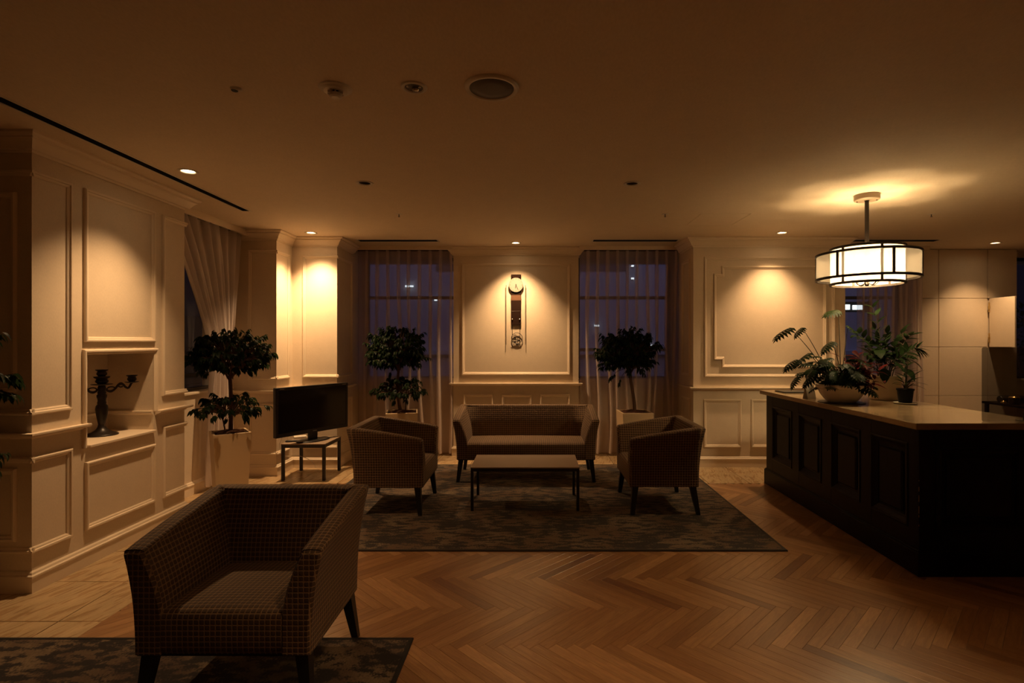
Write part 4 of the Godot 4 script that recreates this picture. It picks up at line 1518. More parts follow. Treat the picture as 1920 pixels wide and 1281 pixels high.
# ------------------------------------------------------------------ pendant lamp
func build_pendant() -> void:
	var at := W(2.958, CEIL, 4.73)
	var l := thing("pendant_lamp", "double drum pendant lamp with bronze rings hanging over the counter", "pendant lamp", at)
	var st := new_st()
	st.set_smooth_group(0)
	lathe(st, [Vector2(0, -0.050), Vector2(0.092, -0.050), Vector2(0.100, -0.046), Vector2(0.102, -0.038), Vector2(0.102, 0.0)], 40)
	var cn := obj("canopy", st, M.canopy, l)
	for a in [0.5, 3.64]:
		st = new_st()
		lathe(st, [Vector2(0, -0.060), Vector2(0.006, -0.058), Vector2(0.007, -0.050)], 10, Transform3D(Basis.IDENTITY, Vector3(0.075 * cos(a), 0, 0.075 * sin(a))))
		obj("screw", st, M.chrome, cn)
	st = new_st()
	lathe(st, [Vector2(0.017, -0.80), Vector2(0.017, -0.052), Vector2(0.021, -0.052), Vector2(0.021, -0.048)], 20)
	obj("rod", st, M.bronze, l)
	# drums: [radius, low, high]
	var drums := [["outer_shade", 0.398, 2.137 - CEIL, 2.352 - CEIL, 6, 0.45], ["inner_shade", 0.284, 2.092 - CEIL, 2.405 - CEIL, 6, 0.35]]
	for d in drums:
		st = new_st()
		st.set_smooth_group(0)
		lathe(st, [Vector2(d[1], d[2]), Vector2(d[1], d[3])], 72)
		var sh := obj(d[0], st, M.shade_outer if d[0] == "outer_shade" else M.shade, l)
		for y in [d[2], d[3]]:
			st = new_st()
			lathe(st, [Vector2(d[1] - 0.010, y - 0.010), Vector2(d[1] + 0.009, y - 0.010), Vector2(d[1] + 0.012, y), Vector2(d[1] + 0.009, y + 0.010), Vector2(d[1] - 0.010, y + 0.010), Vector2(d[1] - 0.010, y - 0.010)], 72)
			obj("ring", st, M.bronze, sh)
		for k in d[4]:
			var a: float = TAU * k / d[4] + d[5]
			st = new_st()
			box(st, Vector3(d[1] - 0.005, d[2], -0.010), Vector3(d[1] + 0.008, d[3], 0.010), 0.002, Transform3D(Basis(Vector3.UP, a), Vector3.ZERO))
			obj("upright", st, M.bronze, sh)
	# unseen ring added on the inner drum to narrow the light on the ceiling
	st = new_st()
	lathe(st, [Vector2(0.150, 2.398 - CEIL), Vector2(0.282, 2.399 - CEIL)], 48)
	obj("added_top_ring", st, M.shade, l)
	# hub, arms, candles and bulbs
	st = new_st()
	lathe(st, [Vector2(0, 2.070 - CEIL), Vector2(0.012, 2.072 - CEIL), Vector2(0.020, 2.085 - CEIL), Vector2(0.016, 2.105 - CEIL), Vector2(0.017, 2.13 - CEIL)], 20)
	obj("hub", st, M.bronze, l)
	for k in 6:
		var a := TAU * k / 6 + 0.2
		var dir := Vector3(cos(a), 0, sin(a))
		var pts := []
		for i in 13:
			var t := i / 12.0
			pts.append(dir * (0.015 + 0.085 * t) + Vector3.UP * (2.102 - CEIL - 0.026 * sin(t * PI) + 0.02 * t * t))
		st = new_st()
		tube(st, pts, [0.0055], 8)
		var arm := obj("arm", st, M.bronze, l)
		var e := dir * 0.10 + Vector3.UP * (2.120 - CEIL)
		st = new_st()
		lathe(st, [Vector2(0, 0), Vector2(0.020, 0.0), Vector2(0.022, 0.006), Vector2(0.011, 0.008), Vector2(0.011, 0.055), Vector2(0, 0.056)], 16, Transform3D(Basis.IDENTITY, e))
		obj("candle_sleeve", st, M.white_plastic, arm)
		st = new_st()
		st.set_smooth_group(0)
		lathe(st, [Vector2(0, 0.056), Vector2(0.010, 0.058), Vector2(0.019, 0.078), Vector2(0.020, 0.092), Vector2(0.014, 0.112), Vector2(0.005, 0.128), Vector2(0, 0.132)], 16, Transform3D(Basis.IDENTITY, e))
		obj("bulb", st, M.bulb, arm)
		var o := OmniLight3D.new()
		o.name = "bulb_light"
		o.light_color = lin(1.0, 0.71, 0.36)
		o.light_energy = 0.25
		o.omni_range = 12.0
		o.omni_attenuation = 2.0
		o.light_size = 0.018
		o.shadow_enabled = true
		o.position = e + Vector3(0, 0.09, 0)
		l.add_child(o, true)

# ------------------------------------------------------------------ wall clock
func build_clock() -> void:
	var c := thing("wall_clock", "glass and dark wood pendulum wall clock on the panelled pier", "clock", W(-0.255, 1.58, 7.378))
	var Y := func(v: float) -> float: return (640.0 - v) * 0.00735
	var X := func(u: float) -> float: return (u - 965.3) * 0.00735
	var st := new_st()
	box(st, Vector3(X.call(958.2), Y.call(609), 0.006), Vector3(X.call(976.8), Y.call(514), 0.018), 0.002)
	obj("back_board", st, M.clock_wood_dark, c)
	st = new_st()
	box(st, Vector3(X.call(958), Y.call(563), 0.0181), Vector3(X.call(977), Y.call(553), 0.020), 0.001)
	obj("pale_inlay", st, M.clock_wood_light, c)
	st = new_st()
	box(st, Vector3(X.call(958), Y.call(583.6), 0.0181), Vector3(X.call(977), Y.call(582.6), 0.020), 0.0005)
	obj("metal_strip", st, M.chrome, c)
	st = new_st()
	quad(st, Vector3(X.call(949), Y.call(646), 0.024), Vector3(X.call(985), Y.call(646), 0.024), Vector3(X.call(985), Y.call(534), 0.024), Vector3(X.call(949), Y.call(534), 0.024))
	obj("glass_plate", st, M.clock_glass, c)
	for x in [949.0, 985.0]:
		st = new_st()
		box(st, Vector3(X.call(x) - 0.003, Y.call(646), 0.018), Vector3(X.call(x) + 0.003, Y.call(534), 0.026), 0.001)
		obj("glass_edge", st, M.bronze, c)
	for q in [[960.5, 517.5], [974, 517.5], [960.6, 598.8], [974.2, 598.8]]:
		st = new_st()
		lathe(st, [Vector2(0, 0), Vector2(0.010, 0.0), Vector2(0.010, 0.008), Vector2(0.006, 0.011), Vector2(0, 0.011)], 14, Transform3D(Basis(Vector3.RIGHT, PI / 2), Vector3(X.call(q[0]), Y.call(q[1]), 0.018)))
		obj("spacer_screw", st, M.chrome, c)
	st = new_st()
	var dc := Vector3(X.call(967.4), Y.call(534), 0.027)
	lathe(st, [Vector2(0, 0), Vector2(0.098, 0), Vector2(0.099, 0.003), Vector2(0.097, 0.006), Vector2(0, 0.006)], 48, Transform3D(Basis(Vector3.RIGHT, PI / 2), dc))
	var dial := obj("dial", st, M.clock_dial, c)
	for k in 12:
		st = new_st()
		var a := TAU * k / 12
		box(st, Vector3(-0.0022, 0.078, 0.0062), Vector3(0.0022, 0.078 + (0.013 if k % 3 == 0 else 0.008), 0.0075), 0.0, Transform3D(Basis(Vector3.BACK, a), dc))
		obj("hour_mark", st, M.black_metal, dial)
	for q in [[PI + 0.20, 0.046, 0.0035], [PI - 0.42, 0.070, 0.0026]]:
		st = new_st()
		box(st, Vector3(-q[2], -0.012, 0.008), Vector3(q[2], q[1], 0.0095), 0.0, Transform3D(Basis(Vector3.BACK, -q[0]), dc))
		obj("hand", st, M.black_metal, dial)
	for x in [960.3, 974.6]:
		st = new_st()
		tube(st, [Vector3(X.call(x), Y.call(609), 0.010), Vector3(X.call(x), Y.call(650), 0.010)], [0.003], 6)
		obj("pendulum_rod", st, M.black_metal, c)
	var pc := Vector3(X.call(969.1), Y.call(633.7), 0.015)
	st = new_st()
	var ring := []
	for k in 41:
		ring.append(pc + Vector3(0.074 * cos(TAU * k / 40), 0.074 * sin(TAU * k / 40), 0))
	tube(st, ring, [0.0042], 6)
	obj("pendulum_ring", st, M.black_metal, c)
	st = new_st()   # squared fret inside the ring
	for q in [[-0.045, -0.05, -0.037, 0.048], [-0.045, 0.040, -0.010, 0.048], [-0.018, -0.02, -0.010, 0.048], [-0.037, 0.005, -0.018, 0.012], [0.004, 0.022, 0.045, 0.030], [0.004, 0.022, 0.012, -0.045], [-0.037, -0.05, 0.030, -0.042], [-0.018, -0.026, 0.045, -0.018], [0.037, -0.026, 0.045, -0.045]]:
		box(st, pc + Vector3(q[0], q[1], -0.002), pc + Vector3(q[2], q[3], 0.002), 0.0005)
	obj("fret", st, M.black_metal, c)
	st = new_st()
	tube(st, [Vector3(X.call(957.8), Y.call(645.5), 0.010), Vector3(X.call(977), Y.call(645.5), 0.010)], [0.003], 6)
	obj("cross_bar", st, M.black_metal, c)
	st = new_st()
	box(st, Vector3(X.call(962), Y.call(600), 0.0), Vector3(X.call(973), Y.call(530), 0.0065), 0.002)
	obj("wall_bracket", st, M.black_metal, c)

# ------------------------------------------------------------------ candelabra
func build_candelabra() -> void:
	var c := thing("candelabra", "dark iron candelabra with scrolled arms and candle cups standing in the niche", "candelabra", W(-3.37, 0.8487, 4.165), 0.0)
	var st := new_st()
	st.set_smooth_group(0)
	lathe(st, [Vector2(0, 0.0), Vector2(0.105, 0.0), Vector2(0.108, 0.006), Vector2(0.100, 0.013), Vector2(0.070, 0.024), Vector2(0.045, 0.040), Vector2(0.028, 0.062), Vector2(0.022, 0.085)], 36)
	obj("base", st, M.iron, c)
	st = new_st()
	st.set_smooth_group(0)
	lathe(st, [Vector2(0.022, 0.083), Vector2(0.027, 0.11), Vector2(0.036, 0.16), Vector2(0.041, 0.205), Vector2(0.038, 0.228), Vector2(0.027, 0.244), Vector2(0.030, 0.252), Vector2(0.026, 0.268), Vector2(0.028, 0.286), Vector2(0.032, 0.296), Vector2(0.033, 0.312), Vector2(0.025, 0.322), Vector2(0.029, 0.334), Vector2(0.022, 0.346), Vector2(0.027, 0.358), Vector2(0.026, 0.376), Vector2(0.020, 0.392), Vector2(0.0, 0.395)], 28)
	obj("stem", st, M.iron, c)
	var cup := func(o: Vector3, s: float, plate: float) -> SurfaceTool:
		var q := new_st()
		lathe(q, [Vector2(0, 0.0), Vector2(0.022 * s, 0.0), Vector2(plate, 0.007), Vector2(plate + 0.002, 0.011), Vector2(0.022 * s, 0.010), Vector2(0.024 * s, 0.016), Vector2(0.033 * s, 0.026), Vector2(0.033 * s, 0.038), Vector2(0.027 * s, 0.048), Vector2(0.028 * s, 0.052), Vector2(0.040 * s, 0.060), Vector2(0.040 * s, 0.065), Vector2(0.018 * s, 0.063), Vector2(0.016 * s, 0.040), Vector2(0, 0.040)], 28, Transform3D(Basis.IDENTITY, o))
		return q
	var low := obj("drip_cup", cup.call(Vector3(0, 0.388, 0), 1.25, 0.068), M.iron, c)
	low.set_meta("label", "wide lower drip cup")
	obj("candle_cup", cup.call(Vector3(0, 0.447, 0), 1.0, 0.052), M.iron, c)
	for k in 2:
		var dir := Vector3(0.51, 0, -0.86) * (1.0 if k == 0 else -1.0)
		var reach := 0.185
		var pts := []
		for i in 33:
			var t := i / 32.0
			var y := 0.366 - 0.030 * sin(clampf(t / 0.42, 0.0, 1.0) * PI) + 0.030 * sin(clampf((t - 0.42) / 0.33, 0.0, 1.0) * PI) - 0.012 * sin(clampf((t - 0.75) / 0.25, 0.0, 1.0) * PI) + 0.030 * smoothstep(0.85, 1.0, t)
			pts.append(dir * (0.018 + reach * t) + Vector3.UP * y)
		st = new_st()
		tube(st, pts, [0.0085], 8)
		var arm := obj("arm", st, M.iron, c)
		for q in [[0.22, 0.024, 1.0], [0.60, 0.016, -1.0]]:
			var o: Vector3 = pts[int(q[0] * 32)]
			var sp := []
			for i in 15:
				var b := TAU * i / 14.0 * 0.9
				sp.append(o + Vector3.UP * q[2] * 0.020 + (dir * cos(b) * 1.3 + Vector3.UP * sin(b) * 0.8) * q[1] * (1.0 - 0.35 * i / 14.0))
			st = new_st()
			tube(st, sp, [0.0055], 6)
			obj("scroll", st, M.iron, arm)
		obj("candle_cup", cup.call(pts[32] - Vector3.UP * 0.002, 0.95, 0.046), M.iron, arm)

# ------------------------------------------------------------------ plants
func leaf_mesh(L: float, w: float, droop: float, fold := 0.25, tip := 0.55, segs := 4) -> ArrayMesh:
	var st := new_st()
	st.set_smooth_group(0)
	var mid := []
	var half := []
	for i in segs + 1:
		var t := float(i) / segs
		var ang := droop * t
		mid.append(Vector3(0, -L * t * sin(ang) * 0.6, L * t * cos(ang * 0.6)))
		half.append(w * 0.5 * pow(sin(PI * pow(t, tip)), 0.9) if i < segs and i > 0 else 0.0)
	for i in segs:
		for s: float in [1.0, -1.0]:
			var a: Vector3 = mid[i]
			var b: Vector3 = mid[i + 1]
			var c: Vector3 = b + Vector3(s * half[i + 1], half[i + 1] * fold, 0)
			var d: Vector3 = a + Vector3(s * half[i], half[i] * fold, 0)
			if half[i] < 1e-5 and half[i + 1] < 1e-5: continue
			if s > 0:
				if half[i] < 1e-5: tri(st, a, b, c)
				elif half[i + 1] < 1e-5: tri(st, a, b, d)
				else: quad(st, a, b, c, d)
			else:
				if half[i] < 1e-5: tri(st, a, c, b)
				elif half[i + 1] < 1e-5: tri(st, a, d, b)
				else: quad(st, d, c, b, a)
	return commit(st)

# deeply cut leaf: a midrib with finger lobes on both sides
func lobed_mesh(L: float, droop: float) -> ArrayMesh:
	var st := new_st()
	var at := func(t: float) -> Vector3: return Vector3(0, -L * 0.45 * droop * t * t, L * t)
	var N := 7
	for k in N:
		var t0 := float(k) / N * 0.86
		var t1 := (k + 0.85) / N * 0.86
		var len_ := L * (0.46 * sin(PI * (0.22 + 0.72 * (k + 0.5) / N)) + 0.06)
		for s: float in [1.0, -1.0]:
			var a: Vector3 = at.call(t0)
			var b: Vector3 = at.call(t1)
			var fwd := lerpf(-0.15, 0.75, float(k) / N)
			var dir := Vector3(s, -0.35 * droop, fwd).normalized()
			var m1 := a.lerp(b, 0.0) + dir * len_ * 0.55 + Vector3(0, 0.012 * L, -0.02 * L)
			var m2 := a.lerp(b, 1.0) + dir * len_ * 0.55 + Vector3(0, 0.012 * L, 0.035 * L)
			var e := a.lerp(b, 0.5) + dir * len_ + Vector3(0, -0.10 * L * droop, 0.02 * L)
			if s > 0:
				quad(st, a, b, m2, m1)
				tri(st, m1, m2, e)
			else:
				quad(st, m1, m2, b, a)
				tri(st, m2, m1, e)
	for s: float in [1.0, -1.0]:
		var a: Vector3 = at.call(0.82)
		var e: Vector3 = at.call(1.04)
		var m: Vector3 = at.call(0.90) + Vector3(s * 0.06 * L, 0, 0)
		if s > 0: tri(st, a, e, m)
		else: tri(st, a, m, e)
	return commit(st)

func aim(o: Vector3, dir: Vector3, roll := 0.0, s := 1.0) -> Transform3D:
	var z := dir.normalized()
	var up := Vector3.UP if absf(z.y) < 0.95 else Vector3.RIGHT
	var x := up.cross(z).normalized()
	var y := z.cross(x)
	var b := Basis(x, y, z) * Basis(Vector3.BACK, roll)
	return Transform3D(b.scaled(Vector3(s, s, s)), o)

func square_pot(parent: Node, top: float, bottom: float, h: float) -> void:
	var st := new_st()
	var a := top / 2
	var b := bottom / 2
	var lip := 0.022
	var p := []
	for s in [[-1, 1], [1, 1], [1, -1], [-1, -1]]:
		p.append([Vector3(s[0] * b, 0.0005, s[1] * b), Vector3(s[0] * (a - 0.003), h - 0.004, s[1] * (a - 0.003)), Vector3(s[0] * (a - 0.006), h, s[1] * (a - 0.006)), Vector3(s[0] * (a - lip), h, s[1] * (a - lip)), Vector3(s[0] * (a - lip - 0.01), h - 0.08, s[1] * (a - lip - 0.01))])
	for k in 4:
		var k2 := (k + 1) % 4
		for j in 4:
			quad(st, p[k][j], p[k2][j], p[k2][j + 1], p[k][j + 1])
	quad(st, p[3][0], p[2][0], p[1][0], p[0][0])
	obj("pot", st, M.pot_white, parent)
	st = new_st()
	var n := noise(9.0, 3, 5)
	var rows := []
	var e := a - lip - 0.002
	for i in 13:
		var row := []
		for j in 13:
			var x := lerpf(-e, e, j / 12.0)
			var z := lerpf(e, -e, i / 12.0)
			var edge := maxf(absf(x), absf(z)) / e
			row.append(Vector3(x, h - 0.02 + 0.038 * (1.0 - edge * edge) + 0.016 * n.get_noise_2d(x, z), z))
		rows.append(row)
	grid(st, rows)
	obj("bark_mulch", st, M.soil, parent)

func ficus(label: String, at: Vector3, turn: float, tiers: Array, trunk: Array, n_parts: int, sd: int, pot_size: Array) -> void:
	var r := RandomNumberGenerator.new()
	r.seed = sd
	var t := thing("potted_tree", label, "potted tree", at, 0.0, "potted weeping fig trees")
	var pot := Node3D.new()
	pot.name = "planter"
	t.add_child(pot)
	pot.rotation.y = turn
	square_pot(pot, pot_size[0], pot_size[1], pot_size[2])
	var h: float = pot_size[2]
	# stems
	var st := new_st()
	st.set_smooth_group(0)
	for q in trunk:
		var pts := []
		var rad := []
		var cv := Curve3D.new()
		var raw: Array = q[0]
		for i in raw.size():
			var tg: Vector3 = (raw[mini(i + 1, raw.size() - 1)] - raw[maxi(i - 1, 0)]) * 0.2
			cv.add_point(raw[i], -tg, tg)
		for i in 25:
			pts.append(cv.sample_baked(cv.get_baked_length() * i / 24.0))
			rad.append(lerpf(q[1], q[2], i / 24.0))
		tube(st, pts, rad, 8)
	obj("trunk", st, M.bark, t)
	var lm := [leaf_mesh(0.070, 0.029, 0.7), leaf_mesh(0.058, 0.026, 1.0), leaf_mesh(0.078, 0.031, 0.9)]
	var twigs := new_st()
	var leaves := []
	for tr in tiers:
		var c: Vector3 = tr[0]
		var rad: Vector3 = tr[1]
		var root: Vector3 = tr[3]
		var lump := noise(1.3, 2, sd + 5)
		for i in tr[2]:
			var d := Vector3(r.randfn(), r.randfn(), r.randfn()).normalized()
			if d.y < -0.55: d.y = -0.55 * r.randf()
			d = d.normalized()
			var k := (0.80 + 0.34 * lump.get_noise_3d(d.x * 1.7, d.y * 1.7, d.z * 1.7)) * lerpf(0.60, 1.06, pow(r.randf(), 0.45))
			var e := c + d * rad * k
			var a := root.lerp(c, 0.45 + 0.3 * r.randf()) + (d * rad) * 0.22
			var midp := a.lerp(e, 0.55) + Vector3(0, 0.03, 0)
			tube(twigs, [a, midp, e], [0.0042, 0.0028, 0.0016], 4)
			var cnt := r.randi_range(5, 8)
			var hd := Vector3(d.x, 0.25 * d.y - 0.25, d.z).normalized()
			for j in cnt:
				var f := 1.0 - j * 0.085
				var o := midp.lerp(e, clampf(f, 0.0, 1.0)) if f > 0.0 else midp
				var side := hd.cross(Vector3.UP).normalized() * (1.0 if j % 2 == 0 else -1.0)
				var dir := (hd * r.randf_range(0.3, 1.0) + side * r.randf_range(0.35, 1.1) + Vector3.DOWN * r.randf_range(0.05, 0.75)).normalized()
				if j == 0: dir = (hd + Vector3.DOWN * 0.4).normalized()
				if at.x + o.x < -3.31 and at.z > -5.6 and at.z < -5.0: continue
				leaves.append([aim(o, dir, r.randf_range(-0.6, 0.6), r.randf_range(0.8, 1.15)), r.randi() % 3, (o - c).dot(Vector3(0.0, 0.05, 1.0)) + 0.35 * (o - c).length()])
	obj("twigs", twigs, M.bark, t)
	leaves.sort_custom(func(x, y): return x[2] > y[2])
	var st3 := [new_st(), new_st(), new_st()]
	for i in leaves.size():
		var q: Array = leaves[i]
		if i < n_parts:
			put("leaf", lm[q[1]], M.leaf[q[1]], t, q[0])
		else:
			st3[q[1]].append_from(lm[q[1]], 0, q[0])
	var am := ArrayMesh.new()
	for k in 3:
		st3[k].commit(am)
		am.surface_set_material(k, M.leaf[k])
	var o := MeshInstance3D.new()
	o.name = "inner_foliage"
	o.mesh = am
	o.set_meta("kind", "stuff")
	t.add_child(o, true)

func build_trees() -> void:
	var pot := [0.335, 0.265, 0.68]
	var pot2 := [0.41, 0.33, 0.655]
	# beside the bay window
	ficus("two-tiered weeping fig in a cream pot beside the bay window", W(-3.03, 0, 5.33), 0.66, [
		[Vector3(0.0, 1.46, 0.03), Vector3(0.45, 0.29, 0.38), 300, Vector3(0.0, 1.2, 0)], [Vector3(0.0, 0.93, 0.03), Vector3(0.40, 0.17, 0.34), 85, Vector3(0, 0.82, 0)]],
		[[[Vector3(0.0, 0.55, 0), Vector3(0.01, 0.9, 0), Vector3(0.0, 1.20, 0)], 0.022, 0.018], [[Vector3(0.0, 1.19, 0), Vector3(-0.07, 1.32, 0.02), Vector3(-0.16, 1.45, 0)], 0.014, 0.006], [[Vector3(0.0, 1.19, 0), Vector3(0.02, 1.35, 0), Vector3(0.03, 1.52, 0)], 0.015, 0.006], [[Vector3(0, 1.2, 0), Vector3(0.1, 1.32, 0.02), Vector3(0.2, 1.42, 0.05)], 0.012, 0.006], [[Vector3(-0.04, 0.64, 0), Vector3(-0.06, 0.8, 0.02), Vector3(-0.12, 0.92, 0.04)], 0.008, 0.004]], 300, 401, pot)
	ficus("round-crowned two-tiered weeping fig in a pot before the curtain left of the clock", W(-1.74, 0, 7.07), 0.22, [
		[Vector3(-0.07, 1.48, 0.02), Vector3(0.46, 0.40, 0.28), 360, Vector3(-0.04, 1.2, 0)], [Vector3(0.0, 0.95, 0.03), Vector3(0.43, 0.21, 0.28), 95, Vector3(-0.03, 0.80, 0)]],
		[[[Vector3(0.0, 0.58, 0), Vector3(-0.06, 0.9, 0), Vector3(-0.04, 1.28, 0)], 0.024, 0.016], [[Vector3(0.04, 0.58, 0), Vector3(0.05, 0.72, 0.01), Vector3(0.06, 0.92, 0.0)], 0.010, 0.006], [[Vector3(-0.04, 1.2, 0), Vector3(-0.12, 1.36, 0.02), Vector3(-0.2, 1.5, 0)], 0.012, 0.005], [[Vector3(-0.04, 1.2, 0), Vector3(0.06, 1.36, 0.02), Vector3(0.14, 1.5, 0)], 0.012, 0.005]], 160, 402, pot2)
	ficus("single-trunk weeping fig in a pot before the curtain right of the clock", W(1.34, 0, 7.07), 0.06, [
		[Vector3(-0.10, 1.44, 0.02), Vector3(0.48, 0.41, 0.28), 380, Vector3(-0.06, 1.15, 0)]],
		[[[Vector3(0.01, 0.58, 0), Vector3(0.0, 0.75, 0), Vector3(-0.03, 0.95, 0.01), Vector3(-0.05, 1.06, 0), Vector3(-0.06, 1.25, 0)], 0.024, 0.018], [[Vector3(-0.06, 1.15, 0), Vector3(-0.14, 1.3, 0.02), Vector3(-0.24, 1.42, 0)], 0.013, 0.005], [[Vector3(-0.06, 1.15, 0), Vector3(0.03, 1.3, 0.02), Vector3(0.12, 1.45, 0)], 0.013, 0.005]], 160, 403, pot2)
	ficus("weeping fig whose leaf tips reach past the shaded panelled pier", W(-3.06, 0, 2.66), 0.1, [
		[Vector3(0.0, 1.44, 0.02), Vector3(0.47, 0.34, 0.40), 170, Vector3(0.0, 1.2, 0)], [Vector3(0.0, 0.98, 0.0), Vector3(0.36, 0.16, 0.34), 40, Vector3(0, 0.85, 0)]],
		[[[Vector3(0.0, 0.55, 0), Vector3(0.02, 0.9, 0), Vector3(0.0, 1.35, 0)], 0.022, 0.014]], 60, 404, pot)

func stem_leafed(parent: Node, pts: Array, L: float, w: float, pairs: int, m: Material, r: RandomNumberGenerator, from := 0.3, droop := 0.4) -> void:
	var cv := Curve3D.new()
	for i in pts.size():
		var tg: Vector3 = (pts[mini(i + 1, pts.size() - 1)] - pts[maxi(i - 1, 0)]) * 0.2
		cv.add_point(pts[i], -tg, tg)
	var st := new_st()
	var pp := []
	for i in 13:
		pp.append(cv.sample_baked(cv.get_baked_length() * i / 12.0))
	tube(st, pp, [0.0045, 0.0045, 0.004, 0.004, 0.0035, 0.0035, 0.003, 0.003, 0.0025, 0.0025, 0.002, 0.002, 0.0015], 6)
	var stem := obj("stem", st, M.stem, parent)
	var lm := leaf_mesh(L, w, droop, 0.2, 0.75, 5)
	var side0 := r.randf() * PI
	for k in pairs:
		var f := lerpf(from, 1.0, float(k) / maxf(1.0, pairs - 1))
		var o := cv.sample_baked(cv.get_baked_length() * f)
		var tgt := (cv.sample_baked(cv.get_baked_length() * minf(1.0, f + 0.05)) - cv.sample_baked(cv.get_baked_length() * (f - 0.05))).normalized()
		for s: float in [1.0, -1.0]:
			var side := Basis(tgt, side0 + 0.25 * sin(k * 2.1)) * tgt.cross(Vector3(0.3, 0.1, 1).normalized()).normalized() * s
			var dir := (side + tgt * lerpf(0.35, 1.2, f)).normalized()
			put("leaf", lm, m, stem, aim(o, dir, r.randf_range(-0.5, 0.5), lerpf(1.0, 0.75, f) * r.randf_range(0.9, 1.1)))

func round_pot(parent: Node, pr: Array, m: Material, soil_r: float, soil_y: float) -> void:
	var st := new_st()
	st.set_smooth_group(0)
	lathe(st, pr, 48)
	obj("pot", st, m, parent)
	st = new_st()
	lathe(st, [Vector2(soil_r, soil_y - 0.004), Vector2(soil_r * 0.6, soil_y + 0.010), Vector2(0, soil_y + 0.014)], 28)
	obj("soil", st, M.soil, parent)

func petiole(parent: Node, a: Vector3, b: Vector3, lift: float, mesh: Mesh, dir: Vector3, m: Material, roll := 0.0) -> void:
	var pts := []
	for i in 9:
		var t := i / 8.0
		pts.append(a.lerp(b, t) + Vector3.UP * lift * sin(PI * t))
	var st := new_st()
	tube(st, pts, [0.0042, 0.0040, 0.0036, 0.0034, 0.0032, 0.003, 0.0028, 0.0026, 0.0024], 6)
	var s := obj("stem", st, M.stem, parent)
	put("leaf", mesh, m, s, aim(b, dir, roll))

